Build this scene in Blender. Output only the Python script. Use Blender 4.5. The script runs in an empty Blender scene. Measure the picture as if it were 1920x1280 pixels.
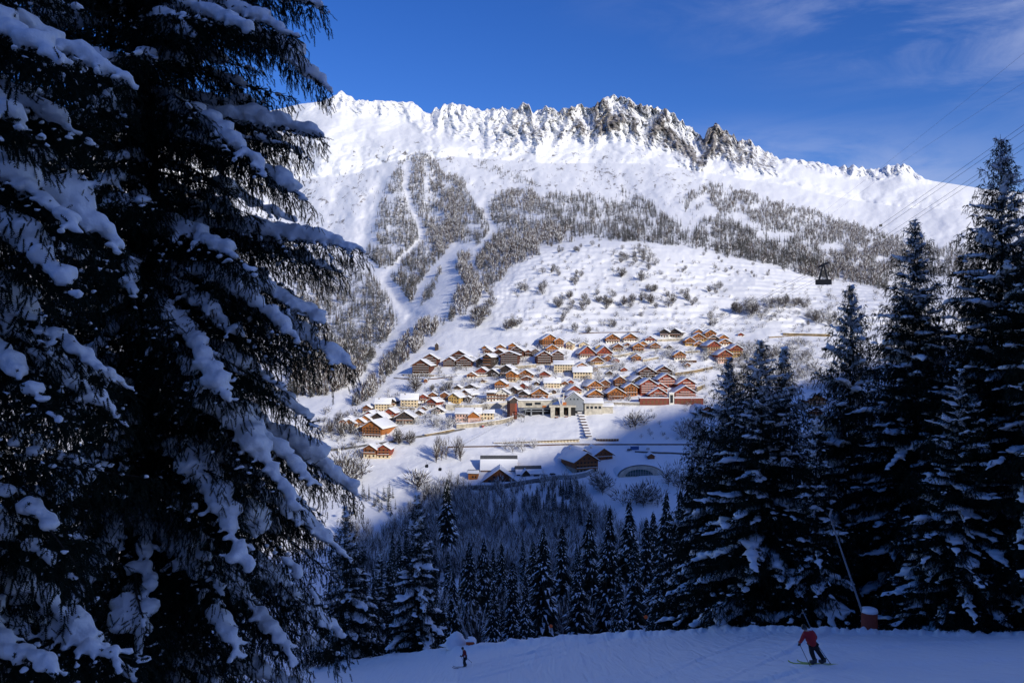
import bpy, bmesh, math, random
import numpy as np
from mathutils import Vector, Matrix
C = bpy.context
SC = C.scene
COL = SC.collection
R = math.radians
# ---------------------------------------------------------------- camera, sky, sun, exposure
F = 1500.0                      # focal length in photo pixels (1920 wide)
cam_d = bpy.data.cameras.new("camera"); cam = bpy.data.objects.new("camera", cam_d); COL.objects.link(cam)
cam_d.sensor_width = 36.0; cam_d.lens = 36.0 * F / 1920.0
cam_d.clip_start = 0.1; cam_d.clip_end = 30000.0
cam.location = (0, 0, 0); cam.rotation_euler = (R(90), 0, 0)
SC.camera = cam
SUN_EL, SUN_AZ = R(20.0), R(38.0)      # sun behind the camera, to its right
SDIR = np.array([math.sin(SUN_AZ) * math.cos(SUN_EL), -math.cos(SUN_AZ) * math.cos(SUN_EL), math.sin(SUN_EL)])
sun_d = bpy.data.lights.new("sun", 'SUN'); sun = bpy.data.objects.new("sun", sun_d); COL.objects.link(sun)
sun_d.energy = 4.0; sun_d.angle = R(0.5); sun_d.color = (1.0, 0.93, 0.80)
sun.rotation_euler = Vector(-SDIR).to_track_quat('-Z', 'Y').to_euler()
world = bpy.data.worlds.new("World"); SC.world = world; world.use_nodes = True
wt = world.node_tree; wn = wt.nodes; wl = wt.links; wn.clear()
wo = wn.new('ShaderNodeOutputWorld'); wb = wn.new('ShaderNodeBackground'); wb.inputs['Strength'].default_value = 0.138
sky = wn.new('ShaderNodeTexSky'); sky.sky_type = 'NISHITA'; sky.sun_disc = False
sky.sun_elevation = SUN_EL; sky.sun_rotation = math.pi - SUN_AZ
sky.altitude = 1500; sky.air_density = 1.0; sky.dust_density = 0.15; sky.ozone_density = 4.0
hs = wn.new('ShaderNodeHueSaturation'); hs.inputs['Saturation'].default_value = 1.24; hs.inputs['Hue'].default_value = 0.520
wl.new(sky.outputs[0], hs.inputs['Color'])
# thin cirrus in the upper right and a faint veil above the right ridge
tc = wn.new('ShaderNodeTexCoord')
def wmath(op, a, b=None, c=None, clamp=False):
    n = wn.new('ShaderNodeMath'); n.operation = op; n.use_clamp = clamp
    for i, v in enumerate((a, b, c)):
        if v is None: continue
        if isinstance(v, (int, float)): n.inputs[i].default_value = v
        else: wl.new(v, n.inputs[i])
    return n.outputs[0]
sx = wn.new('ShaderNodeSeparateXYZ'); wl.new(tc.outputs['Generated'], sx.inputs[0])
gx = wmath('DIVIDE', sx.outputs[0], wmath('MAXIMUM', sx.outputs[1], 0.05)); gz = wmath('DIVIDE', sx.outputs[2], wmath('MAXIMUM', sx.outputs[1], 0.05))
mp = wn.new('ShaderNodeMapping'); mp.inputs['Rotation'].default_value = (0, R(14), 0); mp.inputs['Scale'].default_value = (2.2, 2.2, 9.0)
wl.new(tc.outputs['Generated'], mp.inputs[0])
cn = wn.new('ShaderNodeTexNoise'); cn.inputs['Scale'].default_value = 2.3; cn.inputs['Detail'].default_value = 9; cn.inputs['Roughness'].default_value = 0.62; cn.inputs['Distortion'].default_value = 0.5
wl.new(mp.outputs[0], cn.inputs['Vector'])
def wrange(v, a, b, c=0.0, d=1.0):
    n = wn.new('ShaderNodeMapRange'); n.interpolation_type = 'SMOOTHSTEP'
    wl.new(v, n.inputs[0])
    for i, k in enumerate((a, b, c, d)): n.inputs[i + 1].default_value = k
    return n.outputs[0]
up = wmath('ADD', gz, wmath('MULTIPLY', gx, 0.25))
m_up = wrange(up, 0.36, 0.60)
m_right = wrange(gx, -0.1, 0.55)
veil = wmath('MULTIPLY', wmath('MULTIPLY', wrange(gz, 0.30, 0.19), wrange(gz, 0.12, 0.2)), wmath('MULTIPLY', wrange(gx, 0.12, 0.3), wrange(gx, 0.75, 0.45)))
cl = wmath('MULTIPLY', wmath('MULTIPLY', m_up, m_right), wrange(cn.outputs[0], 0.36, 0.72))
clf = wmath('ADD', wmath('MULTIPLY', cl, 0.55), wmath('MULTIPLY', wmath('MULTIPLY', veil, wrange(cn.outputs[0], 0.28, 0.6)), 0.55), clamp=True)
mxc = wn.new('ShaderNodeMix'); mxc.data_type = 'RGBA'
wl.new(clf, mxc.inputs[0]); wl.new(hs.outputs[0], mxc.inputs[6]); mxc.inputs[7].default_value = (3.6, 4.1, 5.9, 1)
wl.new(mxc.outputs[2], wb.inputs['Color']); wl.new(wb.outputs[0], wo.inputs[0])
SC.view_settings.view_transform = 'Standard'; SC.view_settings.look = 'None'
SC.view_settings.exposure = 0.0; SC.view_settings.gamma = 1.0
SC.render.engine = 'CYCLES'
SC.cycles.max_bounces = 6; SC.cycles.diffuse_bounces = 3; SC.cycles.glossy_bounces = 2; SC.cycles.transmission_bounces = 2
SC.cycles.use_denoising = True
rng = np.random.default_rng(7)
# ---------------------------------------------------------------- helpers
def tag(o, label=None, cat=None, group=None, kind=None):
    if label: o['label'] = label
    if cat: o['category'] = cat
    if group: o['group'] = group
    if kind: o['kind'] = kind
    return o
def link(name, me, parent=None, loc=None):
    o = bpy.data.objects.new(name, me); COL.objects.link(o)
    if parent is not None: o.parent = parent
    if loc is not None: o.location = loc
    return o
def empty(name, loc, rz=0.0, scale=1.0):
    o = bpy.data.objects.new(name, None); COL.objects.link(o)
    o.location = loc; o.rotation_euler = (0, 0, rz); o.scale = (scale,) * 3; o.empty_display_size = 0.1
    return o
def copy_tree(o, parent=None):
    c = o.copy(); COL.objects.link(c); c.parent = parent
    for ch in list(o.children): copy_tree(ch, c)
    return c
def mesh_np(name, V, faces, mats, midx=None, smooth=False):
    """V (n,3); faces: list of (k,3) / (k,4) int arrays; midx: list of per-face material arrays"""
    me = bpy.data.meshes.new(name)
    V = np.ascontiguousarray(V, dtype=np.float32)
    faces = [np.asarray(f, dtype=np.int32) for f in faces if len(f)]
    me.vertices.add(len(V)); me.vertices.foreach_set('co', V.ravel())
    loops = np.concatenate([f.ravel() for f in faces]); tot = np.concatenate([np.full(len(f), f.shape[1], np.int32) for f in faces])
    st = np.concatenate([[0], np.cumsum(tot)[:-1]]).astype(np.int32)
    me.loops.add(len(loops)); me.loops.foreach_set('vertex_index', loops.astype(np.int32))
    me.polygons.add(len(tot)); me.polygons.foreach_set('loop_start', st)
    if midx is not None:
        me.polygons.foreach_set('material_index', np.concatenate([np.asarray(m, np.int32) for m in midx if len(m)]))
    me.polygons.foreach_set('use_smooth', np.full(len(tot), smooth, dtype=bool))
    for m in (mats if isinstance(mats, (list, tuple)) else [mats]): me.materials.append(m)
    me.update(calc_edges=True)
    return me
class MB:
    """collects simple shapes into one mesh"""
    def __init__(s): s.v = []; s.f = []; s.n = 0
    def add(s, vs, fs):
        b = s.n; s.v += [tuple(v) for v in vs]; s.n += len(vs); s.f += [tuple(i + b for i in f) for f in fs]; return s
    def box(s, x0, x1, y0, y1, z0, z1, M=None):
        vs = [(x0,y0,z0),(x1,y0,z0),(x1,y1,z0),(x0,y1,z0),(x0,y0,z1),(x1,y0,z1),(x1,y1,z1),(x0,y1,z1)]
        if M is not None: vs = [tuple(M @ Vector(v)) for v in vs]
        return s.add(vs, [(0,3,2,1),(4,5,6,7),(0,1,5,4),(1,2,6,5),(2,3,7,6),(3,0,4,7)])
    def prism(s, poly, y0, y1):
        """polygon in xz (counter-clockwise seen from -y) extruded along y"""
        n = len(poly); vs = [(x, y0, z) for x, z in poly] + [(x, y1, z) for x, z in poly]
        return s.add(vs, [tuple(range(n)), tuple(range(2*n-1, n-1, -1))] + [(i, i+n, (i+1)%n+n, (i+1)%n) for i in range(n)])
    def tube(s, pts, rad, sides=6):
        pts = [Vector(p) for p in pts]; rad = rad if isinstance(rad, (list, tuple)) else [rad]*len(pts)
        vs = []; 
        for i, p in enumerate(pts):
            d = (pts[min(i+1, len(pts)-1)] - pts[max(i-1, 0)]).normalized()
            a = d.orthogonal().normalized(); b = d.cross(a)
            if i and abs(a.dot(pa)) < 0.999:
                a = (pa - d*pa.dot(d)).normalized(); b = d.cross(a)
            pa = a
            for k in range(sides):
                t = 2*math.pi*k/sides; vs.append(p + (a*math.cos(t) + b*math.sin(t))*rad[i])
        fs = []
        for i in range(len(pts)-1):
            for k in range(sides):
                k2 = (k+1) % sides; fs.append((i*sides+k, i*sides+k2, (i+1)*sides+k2, (i+1)*sides+k))
        fs += [tuple(range(sides-1, -1, -1)), tuple(range((len(pts)-1)*sides, len(pts)*sides))]
        return s.add(vs, fs)
    def mesh(s, name, mat, smooth=False):
        me = bpy.data.meshes.new(name); me.from_pydata(s.v, [], s.f)
        bm = bmesh.new(); bm.from_mesh(me); bmesh.ops.recalc_face_normals(bm, faces=bm.faces[:]); bm.to_mesh(me); bm.free()
        if smooth: me.polygons.foreach_set('use_smooth', [True]*len(me.polygons))
        me.materials.append(mat); me.update(); return me
    def build(s, name, mat, parent=None, smooth=False):
        return link(name, s.mesh(name, mat, smooth), parent)
# ---- gradient noise on arrays
def _h(ix, iy, seed):
    h = (ix.astype(np.int64) * 374761393 + iy.astype(np.int64) * 668265263 + seed * 1442695041) & 0xffffffff
    h = ((h ^ (h >> 13)) * 1274126177) & 0xffffffff
    return ((h ^ (h >> 16)) & 0xffff) / 65535.0 * 2 * math.pi
def pnoise(x, y, seed=0):
    x = np.asarray(x, float); y = np.asarray(y, float)
    ix = np.floor(x); iy = np.floor(y); fx = x - ix; fy = y - iy
    u = fx*fx*fx*(fx*(fx*6-15)+10); v = fy*fy*fy*(fy*(fy*6-15)+10)
    def g(dx, dy):
        a = _h(ix+dx, iy+dy, seed); return np.cos(a)*(fx-dx) + np.sin(a)*(fy-dy)
    return 1.5 * ((g(0,0)*(1-u) + g(1,0)*u)*(1-v) + (g(0,1)*(1-u) + g(1,1)*u)*v)
def fbm(x, y, octv=5, seed=0, gain=0.5):
    s = 0.0; a = 1.0
    for i in range(octv):
        s = s + a*pnoise(x*2**i + 17.3*i, y*2**i - 9.1*i, seed+i); a *= gain
    return s
def ridged(x, y, octv=5, seed=0, gain=0.55):
    s = 0.0; a = 1.0
    for i in range(octv):
        s = s + a*(1 - 2*np.abs(pnoise(x*2**i + 5.7*i, y*2**i + 3.3*i, seed+i))); a *= gain
    return s
def sstep(a, b, x):
    t = np.clip((x-a)/(b-a), 0, 1); return t*t*(3-2*t)
def gsm(A, sig, axis):
    k = int(3*sig)+1; w = np.exp(-0.5*(np.arange(-k, k+1)/sig)**2); w /= w.sum()
    P = np.pad(A, [(k, k) if i == axis else (0, 0) for i in range(A.ndim)], mode='edge')
    return np.apply_along_axis(lambda r: np.convolve(r, w, 'valid'), axis, P)
def polydist(px, py, line):
    d = np.full(np.shape(px), 1e9)
    for (x0, y0), (x1, y1) in zip(line[:-1], line[1:]):
        dx, dy = x1-x0, y1-y0; t = np.clip(((px-x0)*dx + (py-y0)*dy)/(dx*dx+dy*dy+1e-9), 0, 1)
        d = np.minimum(d, np.hypot(px-x0-t*dx, py-y0-t*dy))
    return d
def inpoly(px, py, poly):
    c = np.zeros(np.shape(px), bool); n = len(poly); j = n-1
    for i in range(n):
        xi, yi = poly[i]; xj, yj = poly[j]
        c ^= ((yi > py) != (yj > py)) & (px < (xj-xi)*(py-yi)/(yj-yi+1e-12)+xi); j = i
    return c
# ---- materials
def mat(name, col, rough=0.7, var=0.0, scale=3.0, spec=0.3, metal=0.0, bump=0.0, bscale=40.0, col2=None):
    m = bpy.data.materials.new(name); m.use_nodes = True; nt = m.node_tree; b = nt.nodes['Principled BSDF']
    b.inputs['Base Color'].default_value = (*col, 1); b.inputs['Roughness'].default_value = rough
    b.inputs['Specular IOR Level'].default_value = spec; b.inputs['Metallic'].default_value = metal
    if var or col2 or bump:
        t = nt.nodes.new('ShaderNodeTexCoord')
    if var or col2:
        n = nt.nodes.new('ShaderNodeTexNoise'); n.inputs['Scale'].default_value = scale; n.inputs['Detail'].default_value = 5
        nt.links.new(t.outputs['Object'], n.inputs['Vector'])
        r = nt.nodes.new('ShaderNodeValToRGB'); c2 = col2 or tuple(min(1, c*(1+var)) for c in col); c1 = col if col2 else tuple(c*(1-var) for c in col)
        r.color_ramp.elements[0].position = 0.35; r.color_ramp.elements[1].position = 0.65
        r.color_ramp.elements[0].color = (*c1, 1); r.color_ramp.elements[1].color = (*c2, 1)
        nt.links.new(n.outputs[0], r.inputs[0]); nt.links.new(r.outputs[0], b.inputs['Base Color'])
    if bump:
        n2 = nt.nodes.new('ShaderNodeTexNoise'); n2.inputs['Scale'].default_value = bscale; n2.inputs['Detail'].default_value = 6
        nt.links.new(t.outputs['Object'], n2.inputs['Vector'])
        bp = nt.nodes.new('ShaderNodeBump'); bp.inputs['Strength'].default_value = bump; bp.inputs['Distance'].default_value = 1.0/bscale
        nt.links.new(n2.outputs[0], bp.inputs['Height']); nt.links.new(bp.outputs[0], b.inputs['Normal'])
    return m
SNOWC = (0.90, 0.91, 0.93)
M_snow = mat('snow', SNOWC, 0.55, spec=0.25, bump=0.35, bscale=14.0)
M_snow_far = mat('roof_snow', (0.86, 0.87, 0.89), 0.6, spec=0.2)
# ---------------------------------------------------------------- terrain
# Every column is a line of sight direction seen from the viewpoint, every row a depth; the table gives the height of the land there
# (as the photo row where that depth shows), from the edge of the piste over the gorge, the village and the forest to the ridge.
RIDGE = [(-700,300),(0,265),(300,240),(440,228),(500,208),(560,194),(600,190),(625,180),(640,170),(655,180),(668,187),(700,188),(735,189),(775,191),(800,213),(815,203),(840,193),(870,198),(905,207),(940,202),(965,205),(974,200),(983,194),(992,199),(1005,209),(1020,199),(1050,206),(1085,196),(1097,202),(1110,203),(1125,190),(1145,180),(1170,183),(1200,197),(1230,203),(1255,206),(1280,228),(1305,248),(1318,257),(1327,243),(1340,234),(1365,245),(1385,265),(1405,262),(1430,282),(1460,297),(1480,296),(1520,302),(1570,312),(1600,309),(1640,318),(1660,312),(1690,305),(1705,312),(1717,325),(1740,336),(1800,345),(1845,352),(1900,357),(1960,364),(2100,385),(2600,470)]
EDGE_X = [-700,560,620,650,760,900,1000,1100,1250,1350,1450,1530,1600,1700,1920,2700]
EDGE_Y = [1275,1262,1250,1244,1228,1212,1201,1194,1187,1182,1181,1181,1186,1190,1191,1200]
EDGE_DX = [-700,300,650,860,1250,1530,1920,2700]; EDGE_D = [120,110,95,78,62,52,46,42]
BOT_DX = [-700,300,640,860,1250,1527,1920,2700]; BOT_D = [90,85,76,60,42,29,24,20]
def edge_y(px): return np.interp(px, EDGE_X, EDGE_Y)
def edge_d(px): return np.interp(px, EDGE_DX, EDGE_D)
KX = [-300,400,560,640,700,760,830,900,1000,1100,1200,1320,1450,1560,1680,1850,2300]
KD = [480,540,600,660,740,820,900,1000,1200,1500,1800,2150,2600,2900]
KT = [[1060,1050,1030,1015,1005,1000,1000,1000,1000,1000,990,975,955,930,910,890,850],
      [980,970,950,940,930,925,922,920,916,914,910,903,882,860,840,810,780],
      [900,890,875,868,862,858,852,848,846,846,848,850,830,805,785,760,740],
      [825,815,805,800,797,795,792,790,788,786,786,785,775,760,740,720,700],
      [770,762,752,748,744,738,732,728,722,722,722,722,715,705,690,675,660],
      [735,725,715,708,700,690,675,668,662,660,660,658,655,650,640,630,615],
      [710,700,690,682,672,655,630,620,612,608,608,608,606,605,600,590,580],
      [670,664,658,650,638,612,585,568,552,546,546,550,556,565,570,560,555],
      [610,604,596,588,578,562,535,505,472,456,455,474,500,530,545,535,530],
      [548,540,532,526,512,500,478,450,430,420,425,436,450,472,487,485,485],
      [490,482,476,468,452,438,420,400,386,385,394,386,410,430,450,448,455],
      [430,420,412,400,378,346,340,340,340,345,350,346,370,395,415,420,430],
      [350,330,304,298,290,282,285,285,286,290,296,311,331,355,375,392,420],
      [300,270,242,232,234,236,252,258,258,258,270,294,312,331,346,370,410]]
NCOL = 1080; TPX = np.linspace(-520, 2440, NCOL)
RD = 3300.0
td = np.concatenate([np.geomspace(0.001, 1, 44)[:-1]*0, []])
rows_near = np.linspace(0, 1, 46)[:-1]                    # edge .. 480 m
rows_far = np.concatenate([np.geomspace(480, 1250, 150)[:-1], np.geomspace(1250, 2550, 130)[:-1], np.linspace(2550, RD, 190)])
NR = len(rows_near) + len(rows_far)
ed = edge_d(TPX); ey = edge_y(TPX)
DD = np.zeros((NR, NCOL)); PY = np.zeros((NR, NCOL))
for j, t in enumerate(rows_near): DD[j] = ed * (480/ed)**t
for j, d in enumerate(rows_far): DD[len(rows_near)+j] = d
ridge = np.interp(TPX, [r[0] for r in RIDGE], [r[1] for r in RIDGE])
ktab = np.array([gsm(np.interp(TPX, KX, row)[None], 11, 1)[0] for row in KT])
j26 = 150*fbm(TPX/230, TPX*0+3.3, 2, 141); j29 = 150*fbm(TPX/190, TPX*0+7.7, 2, 143); j21 = 110*fbm(TPX/210, TPX*0+1.7, 2, 147)
for c in range(NCOL):
    kd = [ed[c], ed[c]+5, 125, 200, 300, 400] + KD[:-3] + [2150+j21[c], 2560+j26[c], min(3120, max(2780, 2930+j29[c]))] + [RD]
    e = ey[c]
    ky = [e+26, e+70, max(e+12, 1215), 1190, 1135, 1065] + list(ktab[:, c]) + [ridge[c]+2]
    PY[:, c] = np.interp(np.log(DD[:, c]), np.log(kd), ky)
ps = gsm(PY, 6.0, 0); ps2 = gsm(PY, 26.0, 0); w2 = sstep(1300, 1900, DD); ps = ps*(1-w2) + ps2*w2; wgt = sstep(RD-40, RD-260, DD); PY = ps*wgt + PY*(1-wgt)
PXG = np.repeat(TPX[None], NR, 0)
# -- silhouette jag and relief: depth moved along each line of sight
below = PY - ridge[None]
rk_x = np.interp(TPX, [560,600,640,700,760,800,830,900,960,1000,1060,1100,1150,1260,1330,1400,1450,1480,1500,1700,1730,1760], [0.1,.25,.45,.45,.4,.5,.6,.62,.8,.85,.85,1,1,1,1,.9,.8,.35,.5,.6,.4,0])
rk_h = np.interp(TPX, [560,640,760,800,830,900,1000,1080,1150,1260,1340,1400,1460,1500,1600,1690,1730], [30,38,40,70,80,100,95,80,100,105,85,70,40,22,28,30,12])
slope_dir = np.interp(TPX, [600,1100,1700], [0.1,0.0,-0.55])
u = (PXG + slope_dir[None]*below*0.6)
u = u + 7*fbm(PXG/35, PY/25, 3, 12); rid = ridged(u/34.0, below/70.0 + 0.3, 6, 11, .62)
rockz = rk_x[None]*(1 - sstep(0.55, 1.0, below/np.maximum(rk_h[None], 1)))*sstep(-1, 3, below)
far = sstep(1150, 1900, DD)
W = 0.012*fbm(PXG/150, PY/90, 5, 3)*sstep(420, 900, DD) + 0.017*far*fbm(PXG/120, PY/170, 6, 21)*(1-0.5*rockz)
W -= 0.030*rockz*(rid-0.5)
W += 0.0045*far*ridged((PXG+PY*.5)/70, (PY-PXG*.15)/48, 6, 33, .6)*sstep(0, 60, below)
CHUTES = [([(615,800),(650,755),(690,705),(735,640),(775,592),(742,545),(700,505),(676,480),(684,440),(700,390),(712,345)], 15, .030),
          ([(765,590),(740,556),(719,525),(759,481),(790,452),(787,425),(769,387),(759,350),(766,305)], 8, .02),
          ([(770,600),(790,545),(815,509),(843,480),(856,462)], 14, .018), ([(880,500),(905,460),(928,431),(915,412),(909,385)], 9, .016),
          ([(1285,420),(1300,385),(1325,372)], 12, .012)]
CH = np.zeros_like(DD)
for line, w_, a_ in CHUTES:
    g = np.exp(-(polydist(PXG + 5*fbm(PXG/22, PY/22, 3, 77), PY + 3*fbm(PXG/18, PY/18, 3, 78), line)/(w_*1.25))**2); CH = np.maximum(CH, g); W += a_*.5*g*sstep(640, 800, DD)
hill = sstep(850, 900, DD)*sstep(1260, 1180, DD)*sstep(860, 960, PXG)
ZT = DD*(640-PY)/F
terr = ((ZT/7.0 + 0.8*fbm(PXG/160, ZT/60, 3, 5)) % 1.0)
W += hill*0.006*(terr-0.5)
DW = DD*(1+W)
tx = (PXG-960)/F*DW; ty = DW; tz = (640-PY)/F*DW
tz += 0.35*fbm(tx/9, ty/9, 3, 41)*sstep(300, 500, DD)*(1-far)
# jagged crest rows
crest = sstep(2980, RD, DD)*rk_x[None]
tz += crest*14*(ridged(PXG/16.0, below/40, 4, 61)-0.55)
NB = 10
bx, by, bz = [], [], []
for k in range(1, NB+1):
    s = k*160.0
    bx.append(tx[-1] + (TPX-960)/F*s); by.append(ty[-1]+s); bz.append(tz[-1] - s*0.55 - 0.0003*s*s*0)
TX = np.vstack([tx] + [b[None] for b in bx]); TY = np.vstack([ty] + [b[None] for b in by]); TZ = np.vstack([tz] + [b[None] for b in bz])
nrt = TX.shape[0]
idx = np.arange(nrt*NCOL).reshape(nrt, NCOL)
quads = np.stack([idx[:-1,:-1], idx[:-1,1:], idx[1:,1:], idx[1:,:-1]], -1).reshape(-1, 4)
def terrain_mat():
    m = bpy.data.materials.new('mountain_snow_rock'); m.use_nodes = True; nt = m.node_tree; N = nt.nodes; L = nt.links; b = N['Principled BSDF']
    b.inputs['Roughness'].default_value = 0.65; b.inputs['Specular IOR Level'].default_value = 0.15
    t = N.new('ShaderNodeTexCoord')
    at = N.new('ShaderNodeAttribute'); at.attribute_name = 'rock'
    n1 = N.new('ShaderNodeTexNoise'); n1.inputs['Scale'].default_value = 0.02; n1.inputs['Detail'].default_value = 9; n1.inputs['Roughness'].default_value = 0.68
    mpn = N.new('ShaderNodeMapping'); mpn.inputs['Scale'].default_value = (1.6, 0.7, 0.55); L.new(t.outputs['Object'], mpn.inputs[0]); L.new(mpn.outputs[0], n1.inputs['Vector'])
    nf = N.new('ShaderNodeTexNoise'); nf.inputs['Scale'].default_value = 0.075; nf.inputs['Detail'].default_value = 8; nf.inputs['Roughness'].default_value = 0.7; L.new(mpn.outputs[0], nf.inputs['Vector'])
    hf = N.new('ShaderNodeMath'); hf.operation = 'MULTIPLY_ADD'; L.new(nf.outputs[0], hf.inputs[0]); hf.inputs[1].default_value = 0.75; L.new(at.outputs['Fac'], hf.inputs[2])
    ad = N.new('ShaderNodeMath'); ad.operation = 'MULTIPLY_ADD'; L.new(n1.outputs[0], ad.inputs[0]); ad.inputs[1].default_value = 0.55; L.new(hf.outputs[0], ad.inputs[2])
    mr = N.new('ShaderNodeMapRange'); mr.interpolation_type = 'SMOOTHSTEP'; L.new(ad.outputs[0], mr.inputs[0]); mr.inputs[1].default_value = 1.07; mr.inputs[2].default_value = 1.22
    n2 = N.new('ShaderNodeTexNoise'); n2.inputs['Scale'].default_value = 0.012; n2.inputs['Detail'].default_value = 8; L.new(t.outputs['Object'], n2.inputs['Vector'])
    cr = N.new('ShaderNodeValToRGB'); e = cr.color_ramp.elements; e[0].position = .35; e[1].position = .7; e[0].color = (.13,.12,.113,1); e[1].color = (.32,.29,.275,1); L.new(n2.outputs[0], cr.inputs[0])
    mx = N.new('ShaderNodeMix'); mx.data_type = 'RGBA'; L.new(mr.outputs[0], mx.inputs[0]); mx.inputs[6].default_value = (*SNOWC, 1); L.new(cr.outputs[0], mx.inputs[7])
    L.new(mx.outputs[2], b.inputs['Base Color'])
    n3 = N.new('ShaderNodeTexNoise'); n3.inputs['Scale'].default_value = 0.06; n3.inputs['Detail'].default_value = 7; n3.inputs['Roughness'].default_value = 0.6; L.new(t.outputs['Object'], n3.inputs['Vector'])
    bp = N.new('ShaderNodeBump'); bp.inputs['Strength'].default_value = 0.45; bp.inputs['Distance'].default_value = 3.0; L.new(n3.outputs[0], bp.inputs['Height']); L.new(bp.outputs[0], b.inputs['Normal'])
    return m
me = mesh_np('mountain_terrain', np.stack([TX, TY, TZ], -1).reshape(-1, 3), [quads], terrain_mat(), smooth=True)
rock = rockz*(0.26 + 0.22*np.clip(rid, -0.6, 1.5)) 
# rocky steps lower down: small outcrops on the alp and in the forest
oc = ridged((PXG+below*.35)/26, (PY-PXG*.22)/24, 5, 71, .65) - .55*sstep(-.1, .5, fbm(PXG/70, PY/45, 3, 75))
rock = np.maximum(rock, 0.47*sstep(0.7, 1.7, oc)*sstep(1500, 2000, DD)*sstep(2950, 2600, DD)*np.interp(PXG, [500,620,700,1300,1450,1600],[1,1,1,1,.4,0]))
rock[CH > 0.5] = 0
rock_all = np.vstack([rock, np.zeros((NB, NCOL))])
at = me.attributes.new('rock', 'FLOAT', 'POINT'); at.data.foreach_set('value', rock_all.ravel().astype(np.float32))
terrain = link('mountain_terrain', me); tag(terrain, kind='structure')
JV0 = len(rows_near)
def ground(px, py, far_first=False):
    """first point of the land seen at a photo pixel: nearest depth whose row rises to py"""
    px = np.atleast_1d(np.asarray(px, float)); py = np.atleast_1d(np.asarray(py, float))
    cf = np.clip((px - TPX[0])/(TPX[1]-TPX[0]), 0, NCOL-1.001); c0 = cf.astype(int); t = cf-c0
    out = np.zeros((len(px), 3))
    for i in range(len(px)):
        c = c0[i]; prow = PYS[:, c]*(1-t[i]) + PYS[:, c+1]*t[i]
        w = np.nonzero(prow[JV0-6:] <= py[i])[0]
        r = (w[0] if len(w) else NR-1-(JV0-6)) + JV0-6
        for k, A in enumerate((tx, ty, tz)):
            a1 = A[r, c]*(1-t[i]) + A[r, c+1]*t[i]; a0 = A[r-1, c]*(1-t[i]) + A[r-1, c+1]*t[i]
            d = prow[r-1]-prow[r]; s = np.clip((prow[r-1]-py[i])/d, 0, 1) if abs(d) > 1e-6 else 0
            out[i, k] = a0*(1-s) + a1*s
    return out
PYS = 640 - F*tz/ty
def ground_d(px, d):
    """land height point at photo column px and depth d"""
    px = np.atleast_1d(np.asarray(px, float)); d = np.atleast_1d(np.asarray(d, float)); out = []
    for x, dd in zip(px, d):
        c = int(np.clip(round((x - TPX[0])/(TPX[1]-TPX[0])), 0, NCOL-1))
        out.append(((x-960)/F*dd, dd, float(np.interp(dd, ty[:, c], tz[:, c]))))
    return np.array(out)
# ---- piste: the groomed run in the foreground, from under the viewpoint down to its banked edge
NP = 1150; PPX = np.linspace(-900, 2900, NP); rp = np.concatenate([np.linspace(0.02, 0.5, 40)[:-1], np.linspace(0.5, 1.0, 110), [1.012, 1.03, 1.06]])
pe, pey, pb = edge_d(PPX), edge_y(PPX), np.interp(PPX, BOT_DX, BOT_D)
def piste_z(px, d):
    e, y, b = np.interp(px, PPX, pe), np.interp(px, PPX, pey), np.interp(px, PPX, pb)
    s = np.clip((1/b - 1/np.maximum(d, 1e-3))/(1/b - 1/e), 0, 1)
    zf = d*(640 - (1280 + (y-1280)*s))/F
    zn = -(640/F)*d - 1.45*(1 - d/b)**1.5 if np.isscalar(d) and d < b else -(640/F)*d - 1.45*np.clip(1 - d/b, 0, 1)**1.5
    return np.where(d < b, zn, zf)
PD = pe[None]*rp[:, None]; PX2 = np.repeat(PPX[None], len(rp), 0)
pz = piste_z(PX2, np.minimum(PD, pe[None]))
pxx = (PX2-960)/F*PD
lip = np.exp(-((PD/pe[None]-0.995)/0.018)**2)
pz += lip*(0.28 + 0.22*fbm(PX2/23, PD/3, 5, 91, .62)) + 0.03*fbm(pxx/1.5, PD/1.5, 3, 92) + 0.10*fbm(pxx/7, PD/7, 2, 93)*(1-lip)
trk = np.zeros_like(pz)
for q in range(26):
    rt = np.random.default_rng(700+q); x0, y0, a, L = rt.uniform(-25, 45), rt.uniform(28, 70), rt.uniform(-.5, .9), rt.uniform(6, 30)
    tt_ = ((pxx-x0)*math.cos(a) + (PD-y0)*math.sin(a)); nn_ = -(pxx-x0)*math.sin(a) + (PD-y0)*math.cos(a) - 1.6*np.sin(tt_/7+q)
    trk += (np.exp(-((nn_-.25)/.22)**2) - np.exp(-((nn_+.25)/.2)**2))*sstep(-L, -L*.6, tt_)*sstep(L, L*.6, tt_)
pz += .05*trk*(1-lip)
pz -= np.array([0.0]*(len(rp)-3) + [0.15, 1.2, 3.2])[:, None]
idp = np.arange(len(rp)*NP).reshape(len(rp), NP)
qp = np.stack([idp[:-1,:-1], idp[:-1,1:], idp[1:,1:], idp[1:,:-1]], -1).reshape(-1, 4)
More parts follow.
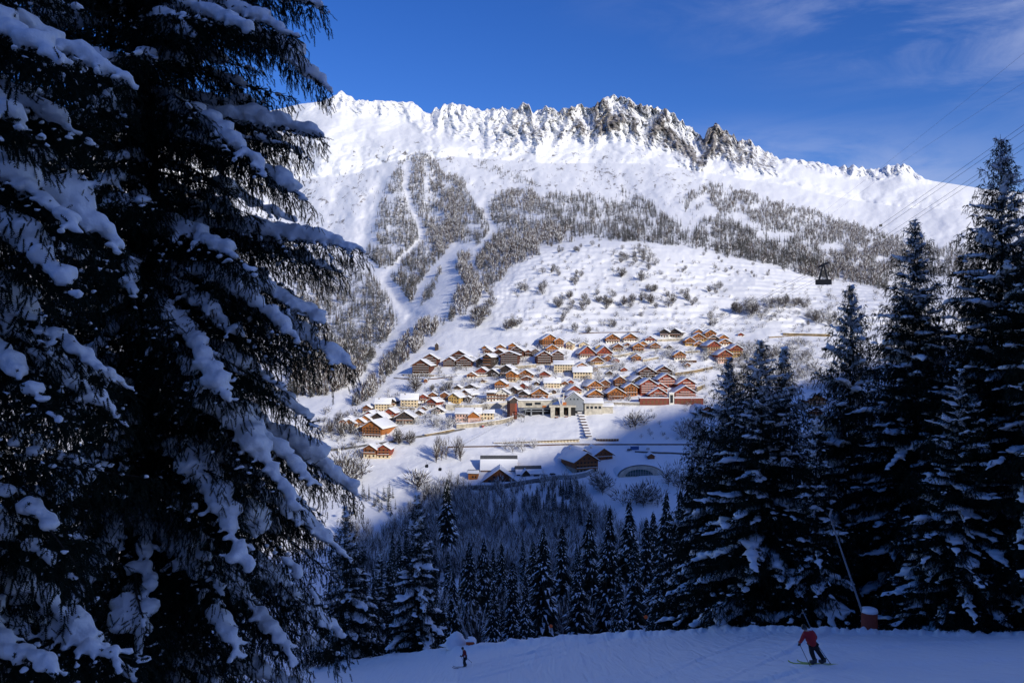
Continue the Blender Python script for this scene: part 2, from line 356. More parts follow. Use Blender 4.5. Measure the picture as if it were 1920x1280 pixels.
def piste_mat():
    m = mat('piste_snow', SNOWC, 0.6, spec=0.2); nt = m.node_tree; N = nt.nodes; L = nt.links; b = N['Principled BSDF']
    t = N.new('ShaderNodeTexCoord'); mpn = N.new('ShaderNodeMapping'); mpn.inputs['Rotation'].default_value = (0,0,R(-62)); mpn.inputs['Scale'].default_value = (2.4, .10, 1)
    L.new(t.outputs['Object'], mpn.inputs[0]); n = N.new('ShaderNodeTexNoise'); n.inputs['Scale'].default_value = .8; n.inputs['Detail'].default_value = 7; n.inputs['Distortion'].default_value = .8; L.new(mpn.outputs[0], n.inputs['Vector'])
    n2 = N.new('ShaderNodeTexNoise'); n2.inputs['Scale'].default_value = 3; n2.inputs['Detail'].default_value = 8; n2.inputs['Roughness'].default_value = .7; L.new(t.outputs['Object'], n2.inputs['Vector'])
    a = N.new('ShaderNodeMath'); a.operation = 'MULTIPLY_ADD'; L.new(n2.outputs[0], a.inputs[0]); a.inputs[1].default_value = .35; L.new(n.outputs[0], a.inputs[2])
    bp = N.new('ShaderNodeBump'); bp.inputs['Strength'].default_value = .8; bp.inputs['Distance'].default_value = .22; L.new(a.outputs[0], bp.inputs['Height']); L.new(bp.outputs[0], b.inputs['Normal'])
    return m
piste = link('ski_piste', mesh_np('ski_piste', np.stack([pxx, PD, pz], -1).reshape(-1, 3), [qp], piste_mat(), smooth=True)); tag(piste, kind='structure')
# ---- the mountain behind the viewpoint whose shadow lies over the foreground and the valley floor
SHADE = [(100,1120),(420,1060),(560,1035),(640,1008),(690,975),(740,945),(800,915),(860,893),(950,880),(1010,866),(1065,845),(1115,822),(1165,800),(1200,786),(1250,768),(1310,758),(1380,745),(1470,722),(1560,700),(1680,672),(1780,650),(1900,620),(2100,580)]
CY = -800.0
sp = ground([s[0] for s in SHADE], [s[1] for s in SHADE])
tt = (sp[:, 1]-CY)/-SDIR[1]
cx = sp[:, 0] + tt*SDIR[0]; cz = sp[:, 2] + tt*SDIR[2]
gx_ = np.linspace(-1800, 3600, 271); gy_ = np.concatenate([np.linspace(-1500, CY, 22)[:-1], np.linspace(CY, 1.0, 60)])
o = np.argsort(cx); crest_z = np.interp(gx_, cx[o], cz[o]); crest_z = gsm(crest_z[None], 1.2, 1)[0] + 3*fbm(gx_/60, gx_*0, 3, 5)
GX, GY = np.meshgrid(gx_, gy_)
t_ = np.clip(GY/CY, 0, None)
base_z = -1.8 - 0.15*np.abs(GX)*0 - np.interp(GX, [-1800, -60, 0, 60, 3600], [40, 6, 0, 4, 60])
GZ = np.where(t_ <= 1, base_z*(1-t_) + crest_z[None]*(t_**0.9), crest_z[None] - (t_-1)*-CY*0.75)
GZ += 12*fbm(GX/130, GY/130, 4, 8)*sstep(0.05, .3, t_)*sstep(1.0, 0.8, t_)
ig = np.arange(GX.size).reshape(GX.shape)
qg = np.stack([ig[:-1,:-1], ig[:-1,1:], ig[1:,1:], ig[1:,:-1]], -1).reshape(-1, 4)
def forest_slope_mat():
    return mat('wooded_slope', (0.16,0.18,0.19), 0.9, scale=0.01, col2=(0.72,0.75,0.8))
hb = link('hill', mesh_np('hill', np.stack([GX, GY, GZ], -1).reshape(-1, 3), [qg], forest_slope_mat(), smooth=True)); tag(hb, kind='structure')
# ---------------------------------------------------------------- spruces near the viewpoint
def needle_mat(name, c1, c2):
    m = bpy.data.materials.new(name); m.use_nodes = True; nt = m.node_tree; N = nt.nodes; b = N['Principled BSDF']
    b.inputs['Roughness'].default_value = .75; b.inputs['Specular IOR Level'].default_value = .12
    g = N.new('ShaderNodeNewGeometry'); r = N.new('ShaderNodeValToRGB'); r.color_ramp.elements[0].color = (*c1, 1); r.color_ramp.elements[1].color = (*c2, 1)
    nt.links.new(g.outputs['Random Per Island'], r.inputs[0]); nt.links.new(r.outputs[0], b.inputs['Base Color'])
    return m
M_needle = needle_mat('spruce_needles', (.006,.011,.008), (.018,.030,.020))
M_bark = mat('spruce_bark', (.03,.024,.02), .9, .4, 6, bump=.6, bscale=20)
def make_twig(n, per, nl, nw, r):
    """a shoot along +X, one unit long, set with needles"""
    V, T = [], []
    def tri(a, b, c):
        k = len(V); V.extend([a, b, c]); T.append((k, k+1, k+2))
    up = np.array([0,0,1.0])
    for i in range(n):
        x = (i+.3)/n
        for k in range(per):
            a = 2*math.pi*(k/per) + i*1.9 + r.uniform(-.3,.3)
            d = np.array([r.uniform(.55,1.0), math.cos(a), math.sin(a)]); d /= np.linalg.norm(d)
            o = np.array([x,0,0]); sd = np.cross(d, [1,.3,.2]); sd /= np.linalg.norm(sd); l = nl*r.uniform(.75,1.2)*(1.0 if x<.8 else .8)
            tri(o-sd*nw, o+sd*nw, o+d*l)
    tri(np.array([0,-nw*.9,0]), np.array([0,nw*.9,0]), np.array([1.0,0,0])); tri(np.array([0,0,-nw*.9]), np.array([0,0,nw*.9]), np.array([1.0,0,0]))
    return np.array(V), np.array(T)
def place_twigs(TV, TT, P, Dv, Ls, r):
    """copy the twig to every point P along direction Dv with length Ls (numpy only)"""
    P = np.asarray(P); Dv = np.asarray(Dv); Ls = np.asarray(Ls)
    x = Dv/np.linalg.norm(Dv, axis=1, keepdims=True); q = r.normal(size=x.shape); y = np.cross(x, q); y /= np.linalg.norm(y, axis=1, keepdims=True); z = np.cross(x, y)
    B = np.stack([x, y, z], 1)*Ls[:, None, None]
    V = np.einsum('nk,mkj->mnj', TV, B) + P[:, None]
    T = TT[None] + (np.arange(len(P))*len(TV))[:, None, None]
    return V.reshape(-1, 3), T.reshape(-1, 3)
def ico(sub):
    bm = bmesh.new(); bmesh.ops.create_icosphere(bm, subdivisions=sub, radius=1.0)
    V = np.array([v.co[:] for v in bm.verts]); T = np.array([[v.index for v in f.verts] for f in bm.faces]); bm.free(); return V, T
ICO1 = ico(1); ICO2 = ico(2)
def blobs(P, Rx, r, base=ICO1, jit=.12):
    P = np.asarray(P); Rx = np.asarray(Rx); V0, T0 = base
    V = V0[None]*Rx[:, None, :]*(1 + jit*r.normal(size=(len(P), len(V0), 1)).clip(-1.5, 1.5)) + P[:, None]
    return V.reshape(-1, 3), (T0[None] + (np.arange(len(P))*len(V0))[:, None, None]).reshape(-1, 3)
def branch_axis(h, az, L, e0, droop, up, bend, n=14):
    s = np.linspace(0, 1, n); a = az + bend*s*s
    return np.stack([L*s*np.cos(a), L*s*np.sin(a), h + L*(e0*s - droop*s**2 + up*s**3)], 1), s
def grow(branches, r, q):
    """branches: list of (h, az, L, e0, droop, up, bend, load, dens). q: detail settings. returns twig arrays, wood tubes, snow blobs"""
    tp, td_, tl, wood, bp, br = [], [], [], [], [], []
    dn = np.array([0,0,-1.0])
    for (h, az, L, e0, droop, up, bend, load, dens) in branches:
        A, s = branch_axis(h, az, L, e0, droop, up, bend); TL = q['tl']*min(1.0, .35 + .65*L/q['full'])
        wood.append((A, L))
        sp_ = q['sec']/dens; n2 = max(3, int(L/sp_))
        ss = np.linspace(.10, .99, n2) + r.uniform(-.4, .4, n2)*sp_/L
        ss = ss.clip(.06, 1)
        P0 = np.stack([np.interp(ss, s, A[:, k]) for k in range(3)], 1)
        T0 = np.stack([np.interp((ss+.03), s, A[:, k]) - np.interp((ss-.03), s, A[:, k]) for k in range(3)], 1)
        T0 /= np.linalg.norm(T0, axis=1, keepdims=True) + 1e-9
        ph = r.uniform(0, 100)
        for i in range(n2):
            for side in (-1, 1):
                t = T0[i]; sd = np.cross(t, dn)*side; sd /= np.linalg.norm(sd) + 1e-9
                l2 = (q['wide']*L*(1.02-ss[i])**.6*(ss[i]+.3)**.35 + .08)*r.uniform(.6, 1.15); l2 = min(l2, q['l2max'])
                ang = r.uniform(.75, 1.15); d = t*math.cos(ang) + sd*math.sin(ang); d[2] -= r.uniform(.05, .35)
                m = max(2, int(l2/q['tw']*dens)); lt = np.linspace(.05, 1, m)*l2
                pp = P0[i] + d*lt[:, None]; pp[:, 2] -= q['hang']*lt**2*r.uniform(.5, 1.4)
                sgn = np.where(np.arange(m) % 2, 1, -1)[:, None]
                perp = np.cross(d, dn); perp /= np.linalg.norm(perp) + 1e-9
                dv = d*.55 + perp*sgn*r.uniform(.15, .6, (m, 1)) + dn*r.uniform(.2, 1.35, (m, 1))*q['drop'] + r.normal(size=(m, 3))*.12
                tp.append(pp); td_.append(dv); tl.append(TL*r.uniform(.65, 1.3, m)*(1 - .25*lt/l2))
                # shoots hanging in curtains below
                for kc in range(1, q['curt']+1):
                    kp = r.uniform(size=m) < .75/kc**.5
                    if not kp.any(): continue
                    n_ = int(kp.sum()); pc = pp[kp] + dn*TL*.75*kc + r.normal(size=(n_, 3))*TL*.18
                    tp.append(pc); td_.append(dn*1.0 + d*.35 + r.normal(size=(n_, 3))*.28); tl.append(TL*r.uniform(.7, 1.25, n_))
                    ks = r.uniform(size=n_) < q['speck']*(.4+load)
                    if ks.any():
                        rr = q['br']*r.uniform(.3, .62, int(ks.sum())); b_ = pc[ks].copy(); b_[:, 2] += rr*.2; bp.append(b_); br.append(np.stack([rr, rr, rr*.8], 1))
                # snow lying on the side shoots
                cov = load*(.62 + .9*float(pnoise(ss[i]*L*1.3 + ph, side*7.7, 3)))
                kb = max(1, int(l2/q['bs'])); lb = (np.arange(kb) + .5)/kb*l2*.9
                keep = (r.uniform(size=kb) < cov*(1 - .35*lb/l2))
                if keep.any():
                    lb = lb[keep]; pb = P0[i] + d*lb[:, None]; pb[:, 2] -= q['hang']*lb**2
                    rr = q['br']*r.uniform(.55, 1.25, len(lb))*(1.05 - .45*lb/l2)*(.6+.55*load)
                    pb[:, 2] += rr*.30; bp.append(pb); br.append(np.stack([rr*1.05, rr*1.05, rr*.62*q['flat']], 1))
        # the thick pad along the branch itself
        kb = max(2, int(L/(q['bs']*.62))); sb = np.linspace(.12, .985, kb)
        pb = np.stack([np.interp(sb, s, A[:, k]) for k in range(3)], 1)
        prof = np.clip(np.sin(np.clip(sb, 0, 1)*math.pi*.93 + .12), .12, 1)**.6
        nz = np.clip(.74 + .55*pnoise(sb*L*1.7 + ph, sb*0 + ph, 5) + q['rag']*.42*pnoise(sb*L*6.1 + ph, sb*0 + ph, 15), .12, 1.5)
        keep = r.uniform(size=kb) < np.clip(load*1.35*nz, 0, 1)
        if keep.any():
            rr = (q['pad']*(.55 + .75*load)*prof*nz*min(1.25, .45 + .25*L))[keep].clip(q['br']*.7, None); pb = pb[keep]
            pb[:, 2] += rr*.32; pb += r.normal(size=pb.shape)*rr[:, None]*np.array([.35, .35, .12]); bp.append(pb); br.append(np.stack([rr*1.15, rr*1.15, rr*.75*q['flat']], 1))
        m = max(3, int(L/q['tw']*dens)); sm = r.uniform(.25, 1, m)
        pp = np.stack([np.interp(sm, s, A[:, k]) for k in range(3)], 1)
        t = A[-1]-A[-4]; t /= np.linalg.norm(t)
        dv = t[None]*r.uniform(.2, 1, (m, 1)) + r.normal(size=(m, 3))*.5 + dn*r.uniform(-.5, .9, (m, 1))
        tp.append(pp); td_.append(dv); tl.append(TL*r.uniform(.7, 1.2, m))
    return np.concatenate(tp), np.concatenate(td_), np.concatenate(tl), wood, np.concatenate(bp), np.concatenate(br)
def remesh_snow(V, T, voxel, r, amp):
    me = mesh_np('snow_blobs', V, [T], M_snow); ob = bpy.data.objects.new('snow_blobs', me); COL.objects.link(ob)
    md = ob.modifiers.new('remesh', 'REMESH'); md.mode = 'VOXEL'; md.voxel_size = voxel
    sm = ob.modifiers.new('smooth', 'SMOOTH'); sm.iterations = 3; sm.factor = .5
    dg = C.evaluated_depsgraph_get(); ev = ob.evaluated_get(dg); out = bpy.data.meshes.new_from_object(ev)
    bpy.data.objects.remove(ob); bpy.data.meshes.remove(me)
    n = len(out.vertices); co = np.zeros(n*3, np.float32); out.vertices.foreach_get('co', co); co = co.reshape(-1, 3)
    f = 1/(voxel*7); co[:, 2] += amp*fbm(co[:, 0]*f + co[:, 2]*f*.7, co[:, 1]*f - co[:, 2]*f*.6, 3, 9)
    out.vertices.foreach_set('co', co.ravel()); out.polygons.foreach_set('use_smooth', np.ones(len(out.polygons), bool))
    out.materials.clear(); out.materials.append(M_snow); out.update(); return out
Q_NEAR = dict(sec=.14, wide=.34, l2max=.95, tw=.052, hang=.6, drop=.55, tl=.128, bs=.08, br=.054, pad=.138, curt=2, speck=.12, flat=1.0, full=1.0, rag=1.15)
Q_MID = dict(sec=.34, wide=.34, l2max=2.0, tw=.17, hang=.16, drop=.6, tl=.44, bs=.26, br=.15, pad=.30, curt=1, speck=.09, flat=.62, full=3.0, rag=.8)
TW_NEAR = make_twig(8, 4, .19, .042, np.random.default_rng(1)); TW_MID = make_twig(6, 3, .28, .05, np.random.default_rng(2))
def build_spruce(name, loc, H, branches, q, twig, seed, voxel, label, amp, trunk_r, group=None, wood=True, ztop=None):
    r = np.random.default_rng(seed)
    tp, tdv, tl, wd, bpts, brad = grow(branches, r, q)
    root = empty(name, loc); tag(root, label, 'spruce tree', group)
    mb = MB(); zt = ztop or H; hs_ = np.linspace(-2, zt, 9); mb.tube([(0.04*math.sin(h), 0.04*math.cos(h*1.3), h) for h in hs_], [trunk_r*max(.03, 1-max(h, 0)/H) for h in hs_], 10)
    trunk = mb.build('trunk', M_bark, root, True)
    if wood:
        mw = MB()
        for A, L in wd: mw.tube([A[i] for i in (0, 3, 6, 9, 13)], [.012*L+.006, .010*L+.005, .007*L+.004, .004*L+.003, .003], 5)
        mw.build('limb', M_bark, trunk, True)
    V, T = place_twigs(*twig, tp, tdv, tl, r)
    crown = link('crown', mesh_np('crown', V, [T], M_needle), root)
    BV, BT = blobs(bpts, brad, r)
    link('snow_load', remesh_snow(BV, BT, voxel, r, amp), crown)
    return root
def random_branches(r, H, Rm, z0, z1, dz, nper, load, shape=.8, loadvar=.5, dens=1.0, view_az=None):
    out = []; z = z0; k = 0
    while z < z1:
        L0 = Rm*max(.015, (1-z/H))**shape
        f = max(0., 1-z/H)
        for j in range(nper):
            az = 2*math.pi*(j + .5*(k % 2))/nper + r.uniform(-.4, .4); L = L0*r.uniform(.62, 1.1)
            dd = dens
            if view_az is not None and math.cos(az-view_az) < -.25: dd = dens*.5
            e0 = .45*(1-f)**1.5*1.6 - .12*f + r.uniform(-.1, .1)
            out.append((z + r.uniform(-.5, .5)*dz, az, max(.25, L), e0, .38*r.uniform(.6, 1.3)*(.5+f), .16*r.uniform(.4, 1.3), r.uniform(-.25, .25), np.clip(load + loadvar*r.uniform(-1, 1), .02, 1), dd))
        z += dz*(1 if z/H < .75 else .8); k += 1
    return out
def hero(tx0, ty0, D, trunk, ztrunk0, load, rise=.28, droop=.5, up=.12, dy=0.0):
    """a branch whose tip hangs where the photo shows it, on the trunk at world (x, y)"""
    X = (tx0-960)/F*(D+dy); Z = -(ty0-640)/F*(D+dy); dx, dyy = X-trunk[0], (D+dy)-trunk[1]
    L = math.hypot(dx, dyy); e0 = rise; tipdz = L*(e0 - droop + up)
    return (Z - tipdz - ztrunk0, math.atan2(dyy, dx), L, e0, droop, up, 0.0, load, 1.15)
# the great spruce filling the left of the view
def gz_at(x, y): return float(piste_z(960 + F*x/y, y))
rA = np.random.default_rng(101); tA = (-5.55, 12.0); zA = gz_at(*tA)
hA = [hero(*a) for a in [
    (605, 12, 12.0, tA, zA, .75, .2, .45, .1, -.4), (560, 75, 12, tA, zA, .7, .25, .6, .1, -1.0), (617, 168, 12, tA, zA, 1.0, .1, .65, .1, .1), (470, 60, 12, tA, zA, .9, .3, .6, .1, -1.5),
    (602, 255, 12, tA, zA, .95, .28, .46, .12, 0), (578, 300, 12, tA, zA, .6, .1, .55, .1, .8), (585, 385, 12, tA, zA, .75, .1, .6, .1, -.3), (500, 330, 12, tA, zA, .9, .2, .75, .1, -1.3),
    (678, 468, 12, tA, zA, 1.0, .30, .40, .08, .1), (640, 512, 12, tA, zA, .7, .2, .45, .1, .5), (480, 520, 12, tA, zA, .8, .25, .6, .1, -1.6), (612, 610, 12, tA, zA, .8, .2, .6, .1, -.2),
    (660, 688, 12, tA, zA, 1.0, .22, .66, .12, -.1), (560, 640, 12, tA, zA, .85, .25, .7, .1, -1.2), (594, 800, 12, tA, zA, .85, .1, .7, .1, .2), (430, 760, 12, tA, zA, .85, .3, .75, .1, -2.2),
    (675, 935, 12, tA, zA, 1.0, .1, .72, .1, .9), (590, 905, 12, tA, zA, .9, .3, .75, .1, -.9), (560, 960, 12, tA, zA, .95, .2, .85, .1, -1.4), (655, 1050, 12, tA, zA, .95, .1, .75, .12, .2),
    (600, 1130, 12, tA, zA, .85, .1, .8, .12, -.8), (650, 1200, 12, tA, zA, .95, .05, .7, .12, .1), (470, 1080, 12, tA, zA, .8, .2, .8, .1, -2.0), (560, 1250, 12, tA, zA, .9, .1, .75, .1, -1.0), (450, 1240, 12, tA, zA, .9, .1, .7, .1, -1.8)]]
vA = math.atan2(-12, 5.5)
bA = hA + random_branches(rA, 25, 2.95, -zA-6.2, -zA+6.3, .33, 9, .34, .55, .4, 1.0, vA)
build_spruce('spruce_tree', (tA[0], tA[1], zA), 25, bA, Q_NEAR, TW_NEAR, 11, .027, 'huge dark spruce with thick snow pads, its branches reaching farthest into the view', .02, .34, 'snowy spruces standing close by', True, -zA+7)
tB = (-5.6, 7.4); zB = gz_at(*tB); rB = np.random.default_rng(77)
hB = [hero(*a) for a in [
    (238, 152, 7.2, tB, zB, 1.0, .1, .5, .1, 0), (120, 120, 7.2, tB, zB, .9, .1, .5, .1, -.8), (172, 268, 7.2, tB, zB, 1.0, .15, .55, .1, 0), (60, 260, 7.2, tB, zB, .9, .1, .5, .1, -.9),
    (232, 470, 7.2, tB, zB, 1.0, .02, .52, .05, 0), (150, 440, 7.2, tB, zB, 1.0, 0, .5, .05, -.5), (150, 560, 7.2, tB, zB, .7, .1, .6, .1, -.7), (190, 700, 7.2, tB, zB, .9, .1, .6, .1, -.2), (235, 800, 7.2, tB, zB, .9, .1, .7, .1, .3),
    (120, 800, 7.2, tB, zB, .6, .1, .6, .1, -.8), (175, 1010, 7.2, tB, zB, .35, .2, .2, .1, 0), (150, 1090, 7.2, tB, zB, .5, .1, .5, .1, -.3), (270, 1240, 7.2, tB, zB, .75, .1, .3, .1, 0), (110, 1270, 7.2, tB, zB, .7, .1, .4, .1, -.6)]]
bB = hB + random_branches(rB, 16, 2.3, -zB-3.6, -zB+3.8, .36, 8, .34, .6, .4, 1.0, math.atan2(-7, 5))
build_spruce('spruce_tree', (tB[0], tB[1], zB), 16, bB, Q_NEAR, TW_NEAR, 12, .022, 'nearest spruce with thick snow pads, cut off by the left edge of the photo', .018, .24, 'snowy spruces standing close by', True, -zB+4.5)
# ---------------------------------------------------------------- tall spruces along the far edge of the piste
def mid_proto(seed, H, Rm, label, shape=.85, load=.34, nper=6):
    r = np.random.default_rng(seed)
    b = random_branches(r, H, Rm, .8, H-.25, .56, nper, load, shape, .45, 1.0)
    return build_spruce('spruce_tree', (0, 0, 0), H, b, Q_MID, TW_MID, seed, .085, label, .05, .28, 'tall spruces along the piste edge', False, H)
MID = [mid_proto(31, 30, 7.6, 'x', .8, .42, 8), mid_proto(32, 22, 6.6, 'x', .8, .44, 8), mid_proto(33, 17, 5.0, 'x', .8, .44, 8)]
used_mid = set()
def put_mid(k, px, top, D, rz, label, widen=1.0):
    X = (px-960)/F*D; zt = (640-top)/F*D; zg = float(ground_d(px, D)[0, 2]); Hh = zt - zg
    o = MID[k] if k not in used_mid else copy_tree(MID[k]); used_mid.add(k)
    sc = Hh/(30, 22, 17)[k]; o.location = (X, D, zg); o.rotation_euler = (0, 0, rz); o.scale = (sc*widen, sc*widen, sc); o['label'] = label; return o
put_mid(0, 1877, 252, 55, .3, 'tallest dark spruce at the right edge, its thin top crossed by the cables', .95)
put_mid(0, 1716, 408, 60, 2.1, 'broad tall spruce right of the leaning pole with the red base', 1.06)
put_mid(1, 1428, 636, 62, 1.0, 'spruce with the highest tip of the dense cluster behind the red skier', 1.12)
put_mid(1, 1594, 532, 70, 3.9, 'slender spruce rising behind the leaning pole with the red base', .85)
put_mid(1, 1366, 668, 68, 5.1, 'spruce with the second tip on the left of the dense cluster behind the skier', .95)
put_mid(2, 1470, 656, 66, .5, 'spruce with the short tip on the right of the dense cluster behind the skier', 1.0)
put_mid(2, 1310, 765, 76, 2.4, 'narrow spruce on the left flank of the dense cluster', .80)
put_mid(0, 1985, 300, 50, 4.0, 'dark spruce cut off by the right edge of the photo', 1.0)
put_mid(2, 1530, 790, 58, 4.6, 'low spruce filling the gap behind the leaning pole', .9)
put_mid(1, 1800, 690, 52, 4.9, 'lower spruce in front of the two tallest trees on the right', 1.15)
put_mid(2, 782, 928, 92, 1.7, 'free-standing spruce with snowy boughs left of the small skier', .95)
put_mid(2, 648, 952, 100, 3.3, 'spruce half hidden behind the huge near spruce', 1.0)
put_mid(2, 712, 1040, 118, 5.3, 'small spruce between the huge near spruce and the free-standing one', 1.0)
# ---------------------------------------------------------------- trees farther off: light meshes, shared by all copies
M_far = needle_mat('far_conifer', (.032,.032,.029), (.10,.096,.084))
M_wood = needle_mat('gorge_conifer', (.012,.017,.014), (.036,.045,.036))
M_twig = needle_mat('bare_twigs', (.055,.042,.036), (.16,.125,.105))
M_gtwig = needle_mat('gorge_twigs', (.050,.043,.039), (.125,.108,.096))
M_btwig = needle_mat('bush_twigs', (.045,.037,.032), (.12,.098,.084))
M_larch = needle_mat('larch_twigs', (.075,.056,.047), (.155,.122,.105))
def frond_tree(seed, H, Rm, nw, nper, snow, fr=3):
    """conifer of drooping fronds, each a few ragged faces; a share of them carries snow"""
    r = np.random.default_rng(seed); V, T, Mi = [], [], []
    def tri(a, b, c, m):
        k = len(V); V.extend([a, b, c]); T.append((k, k+1, k+2)); Mi.append(m)
    for k in range(4):
        a0, a1 = k*math.pi/2, (k+1)*math.pi/2; rr = .012*H
        tri((rr*math.cos(a0), rr*math.sin(a0), -1), (rr*math.cos(a1), rr*math.sin(a1), -1), (0, 0, H), 0)
    for w in range(nw):
        z = H*(.06 + .93*(w/nw)**1.02); L0 = Rm*(1-z/H)**.85 + .02*H*.4
        for j in range(nper):
            az = 2*math.pi*(j + .5*(w % 2))/nper + r.uniform(-.4, .4); L = L0*r.uniform(.6, 1.15); dz = -L*r.uniform(.25, .7)
            c, s = math.cos(az), math.sin(az); wd = L*r.uniform(.28, .5); zz = z + r.uniform(-.5, .5)*H/nw
            rootp = np.array([0, 0, zz]); tip = np.array([L*c, L*s, zz+dz])
            for q in range(fr):
                f = r.uniform(.3, 1.0); o = r.uniform(-1, 1)*wd; p = rootp*(1-f) + tip*f + np.array([-s*o, c*o, -abs(o)*.5 - r.uniform(0, .12)*L])
                base = rootp*(1-f*.35) + tip*f*.35; side = np.array([-s, c, 0])*wd*.3
                tri(base-side, base+side, p, 0)
                tri(base-side*.5+np.array([0,0,-.03*H]), base+side*.5, p+np.array([0,0,-.035*H]), 0)
                if r.uniform() < snow:
                    u = np.array([0, 0, .006*H+.03]); tri(base*.4+p*.6-side*r.uniform(.4,.9)+u, base*.4+p*.6+side*r.uniform(.4,.9)+u, p+u, 1)
    return np.array(V, float), np.array(T), np.array(Mi)
def bare_tree(seed, H, Rm, n, w, snow, round_=True):
    """leafless crown: a fork of limbs and a haze of thin twigs"""
    r = np.random.default_rng(seed); V, T, Mi = [], [], []
    def strip(a, b, w0, m):
        d = b-a; s = np.cross(d, r.normal(size=3)); s /= np.linalg.norm(s)+1e-9; k = len(V)
        V.extend([a-s*w0, a+s*w0, b]); T.append((k, k+1, k+2)); Mi.append(m)
    top = np.array([0, 0, H*.75])
    for q in range(3): strip(np.array([0, 0, -.6]), top, .022*H, 0)
    for i in range(n):
        while True:
            p = r.uniform(-1, 1, 3)
            if p@p < 1 and p@p > .05: break
        c = np.array([p[0]*Rm, p[1]*Rm, H*.56 + p[2]*H*.44]); out = np.array([p[0]*Rm, p[1]*Rm, (c[2]-H*.15)*.9]); out /= np.linalg.norm(out)
        l = H*r.uniform(.12, .28); strip(c-out*l*.6, c+out*l*.5 + r.normal(size=3)*.04*H, w*r.uniform(.6, 1.3), 1 if r.uniform() < snow else 0)
    for i in range(9):
        az = i*2.4; f = r.uniform(.35, .8); strip(np.array([0, 0, H*.12*r.uniform(.5, 2)]), np.array([Rm*f*math.cos(az), Rm*f*math.sin(az), H*r.uniform(.5, .95)]), .012*H, 0)
    return np.array(V, float), np.array(T), np.array(Mi)
def proto_mesh(name, g, mats, smooth=False): return mesh_np(name, g[0], [g[1]], mats, [g[2]], smooth)
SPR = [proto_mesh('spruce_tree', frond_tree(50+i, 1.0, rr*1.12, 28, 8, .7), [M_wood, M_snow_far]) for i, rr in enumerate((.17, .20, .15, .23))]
HSP = [proto_mesh('conifer', frond_tree(60+i, 1.0, .17+.02*i, 11, 5, .45, 2), [M_far, M_snow_far]) for i in range(3)]
BAR = [proto_mesh('bare_tree', bare_tree(70+i, 1.0, (.42, .5, .36)[i], 330, .0125, .12), [M_btwig, M_snow_far]) for i in range(3)]
FRO = [proto_mesh('frosted_tree', bare_tree(80+i, 1.0, .48, 260, .009, .55), [M_twig, M_snow_far]) for i in range(2)]
TAL = [proto_mesh('bare_tree', bare_tree(85+i, 1.0, .2, 170, .006, .2), [M_twig, M_snow_far]) for i in range(3)]
def single(name, me, p, h, label, cat, group, wid=1.0):
    o = link(name, me, None, tuple(p)); o.rotation_euler = (0, 0, rng.uniform(0, 6.28)); o.scale = (h*wid, h*wid, h); tag(o, label, cat, group); return o
# -- spruces in the gorge just beyond the piste
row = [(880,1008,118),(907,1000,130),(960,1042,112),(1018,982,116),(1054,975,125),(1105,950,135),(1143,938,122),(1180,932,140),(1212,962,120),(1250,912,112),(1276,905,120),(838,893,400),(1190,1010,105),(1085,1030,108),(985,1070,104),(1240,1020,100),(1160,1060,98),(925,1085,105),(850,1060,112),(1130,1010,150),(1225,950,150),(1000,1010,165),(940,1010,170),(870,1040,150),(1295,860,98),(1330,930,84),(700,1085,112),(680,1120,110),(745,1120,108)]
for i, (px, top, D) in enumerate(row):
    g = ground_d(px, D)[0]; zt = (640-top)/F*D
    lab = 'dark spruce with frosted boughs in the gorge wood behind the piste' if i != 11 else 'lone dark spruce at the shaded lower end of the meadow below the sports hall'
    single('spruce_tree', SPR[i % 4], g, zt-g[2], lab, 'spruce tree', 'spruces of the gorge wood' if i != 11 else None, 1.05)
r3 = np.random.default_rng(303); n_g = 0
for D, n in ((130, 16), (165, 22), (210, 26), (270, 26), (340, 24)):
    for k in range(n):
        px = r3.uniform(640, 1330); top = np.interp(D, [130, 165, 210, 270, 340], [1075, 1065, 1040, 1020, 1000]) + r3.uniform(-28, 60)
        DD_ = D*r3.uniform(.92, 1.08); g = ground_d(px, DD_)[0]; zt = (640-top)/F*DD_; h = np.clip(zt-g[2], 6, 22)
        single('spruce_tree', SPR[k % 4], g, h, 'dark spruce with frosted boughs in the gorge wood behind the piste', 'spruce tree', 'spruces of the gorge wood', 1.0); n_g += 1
# plantation of young spruces below the sports hall
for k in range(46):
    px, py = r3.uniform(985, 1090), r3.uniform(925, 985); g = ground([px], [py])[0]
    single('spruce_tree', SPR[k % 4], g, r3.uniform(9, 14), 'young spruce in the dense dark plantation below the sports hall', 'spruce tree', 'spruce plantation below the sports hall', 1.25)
for k in range(22):
    px, py = r3.uniform(660, 742), r3.uniform(925, 968); g = ground([px], [py])[0]
    single('frosted_spruce', HSP[k % 3], g, r3.uniform(7, 13), 'small frosted spruce at the sunlit lower left end of the meadow', 'spruce tree', 'frosted spruces at the lower end of the meadow', 1.1)
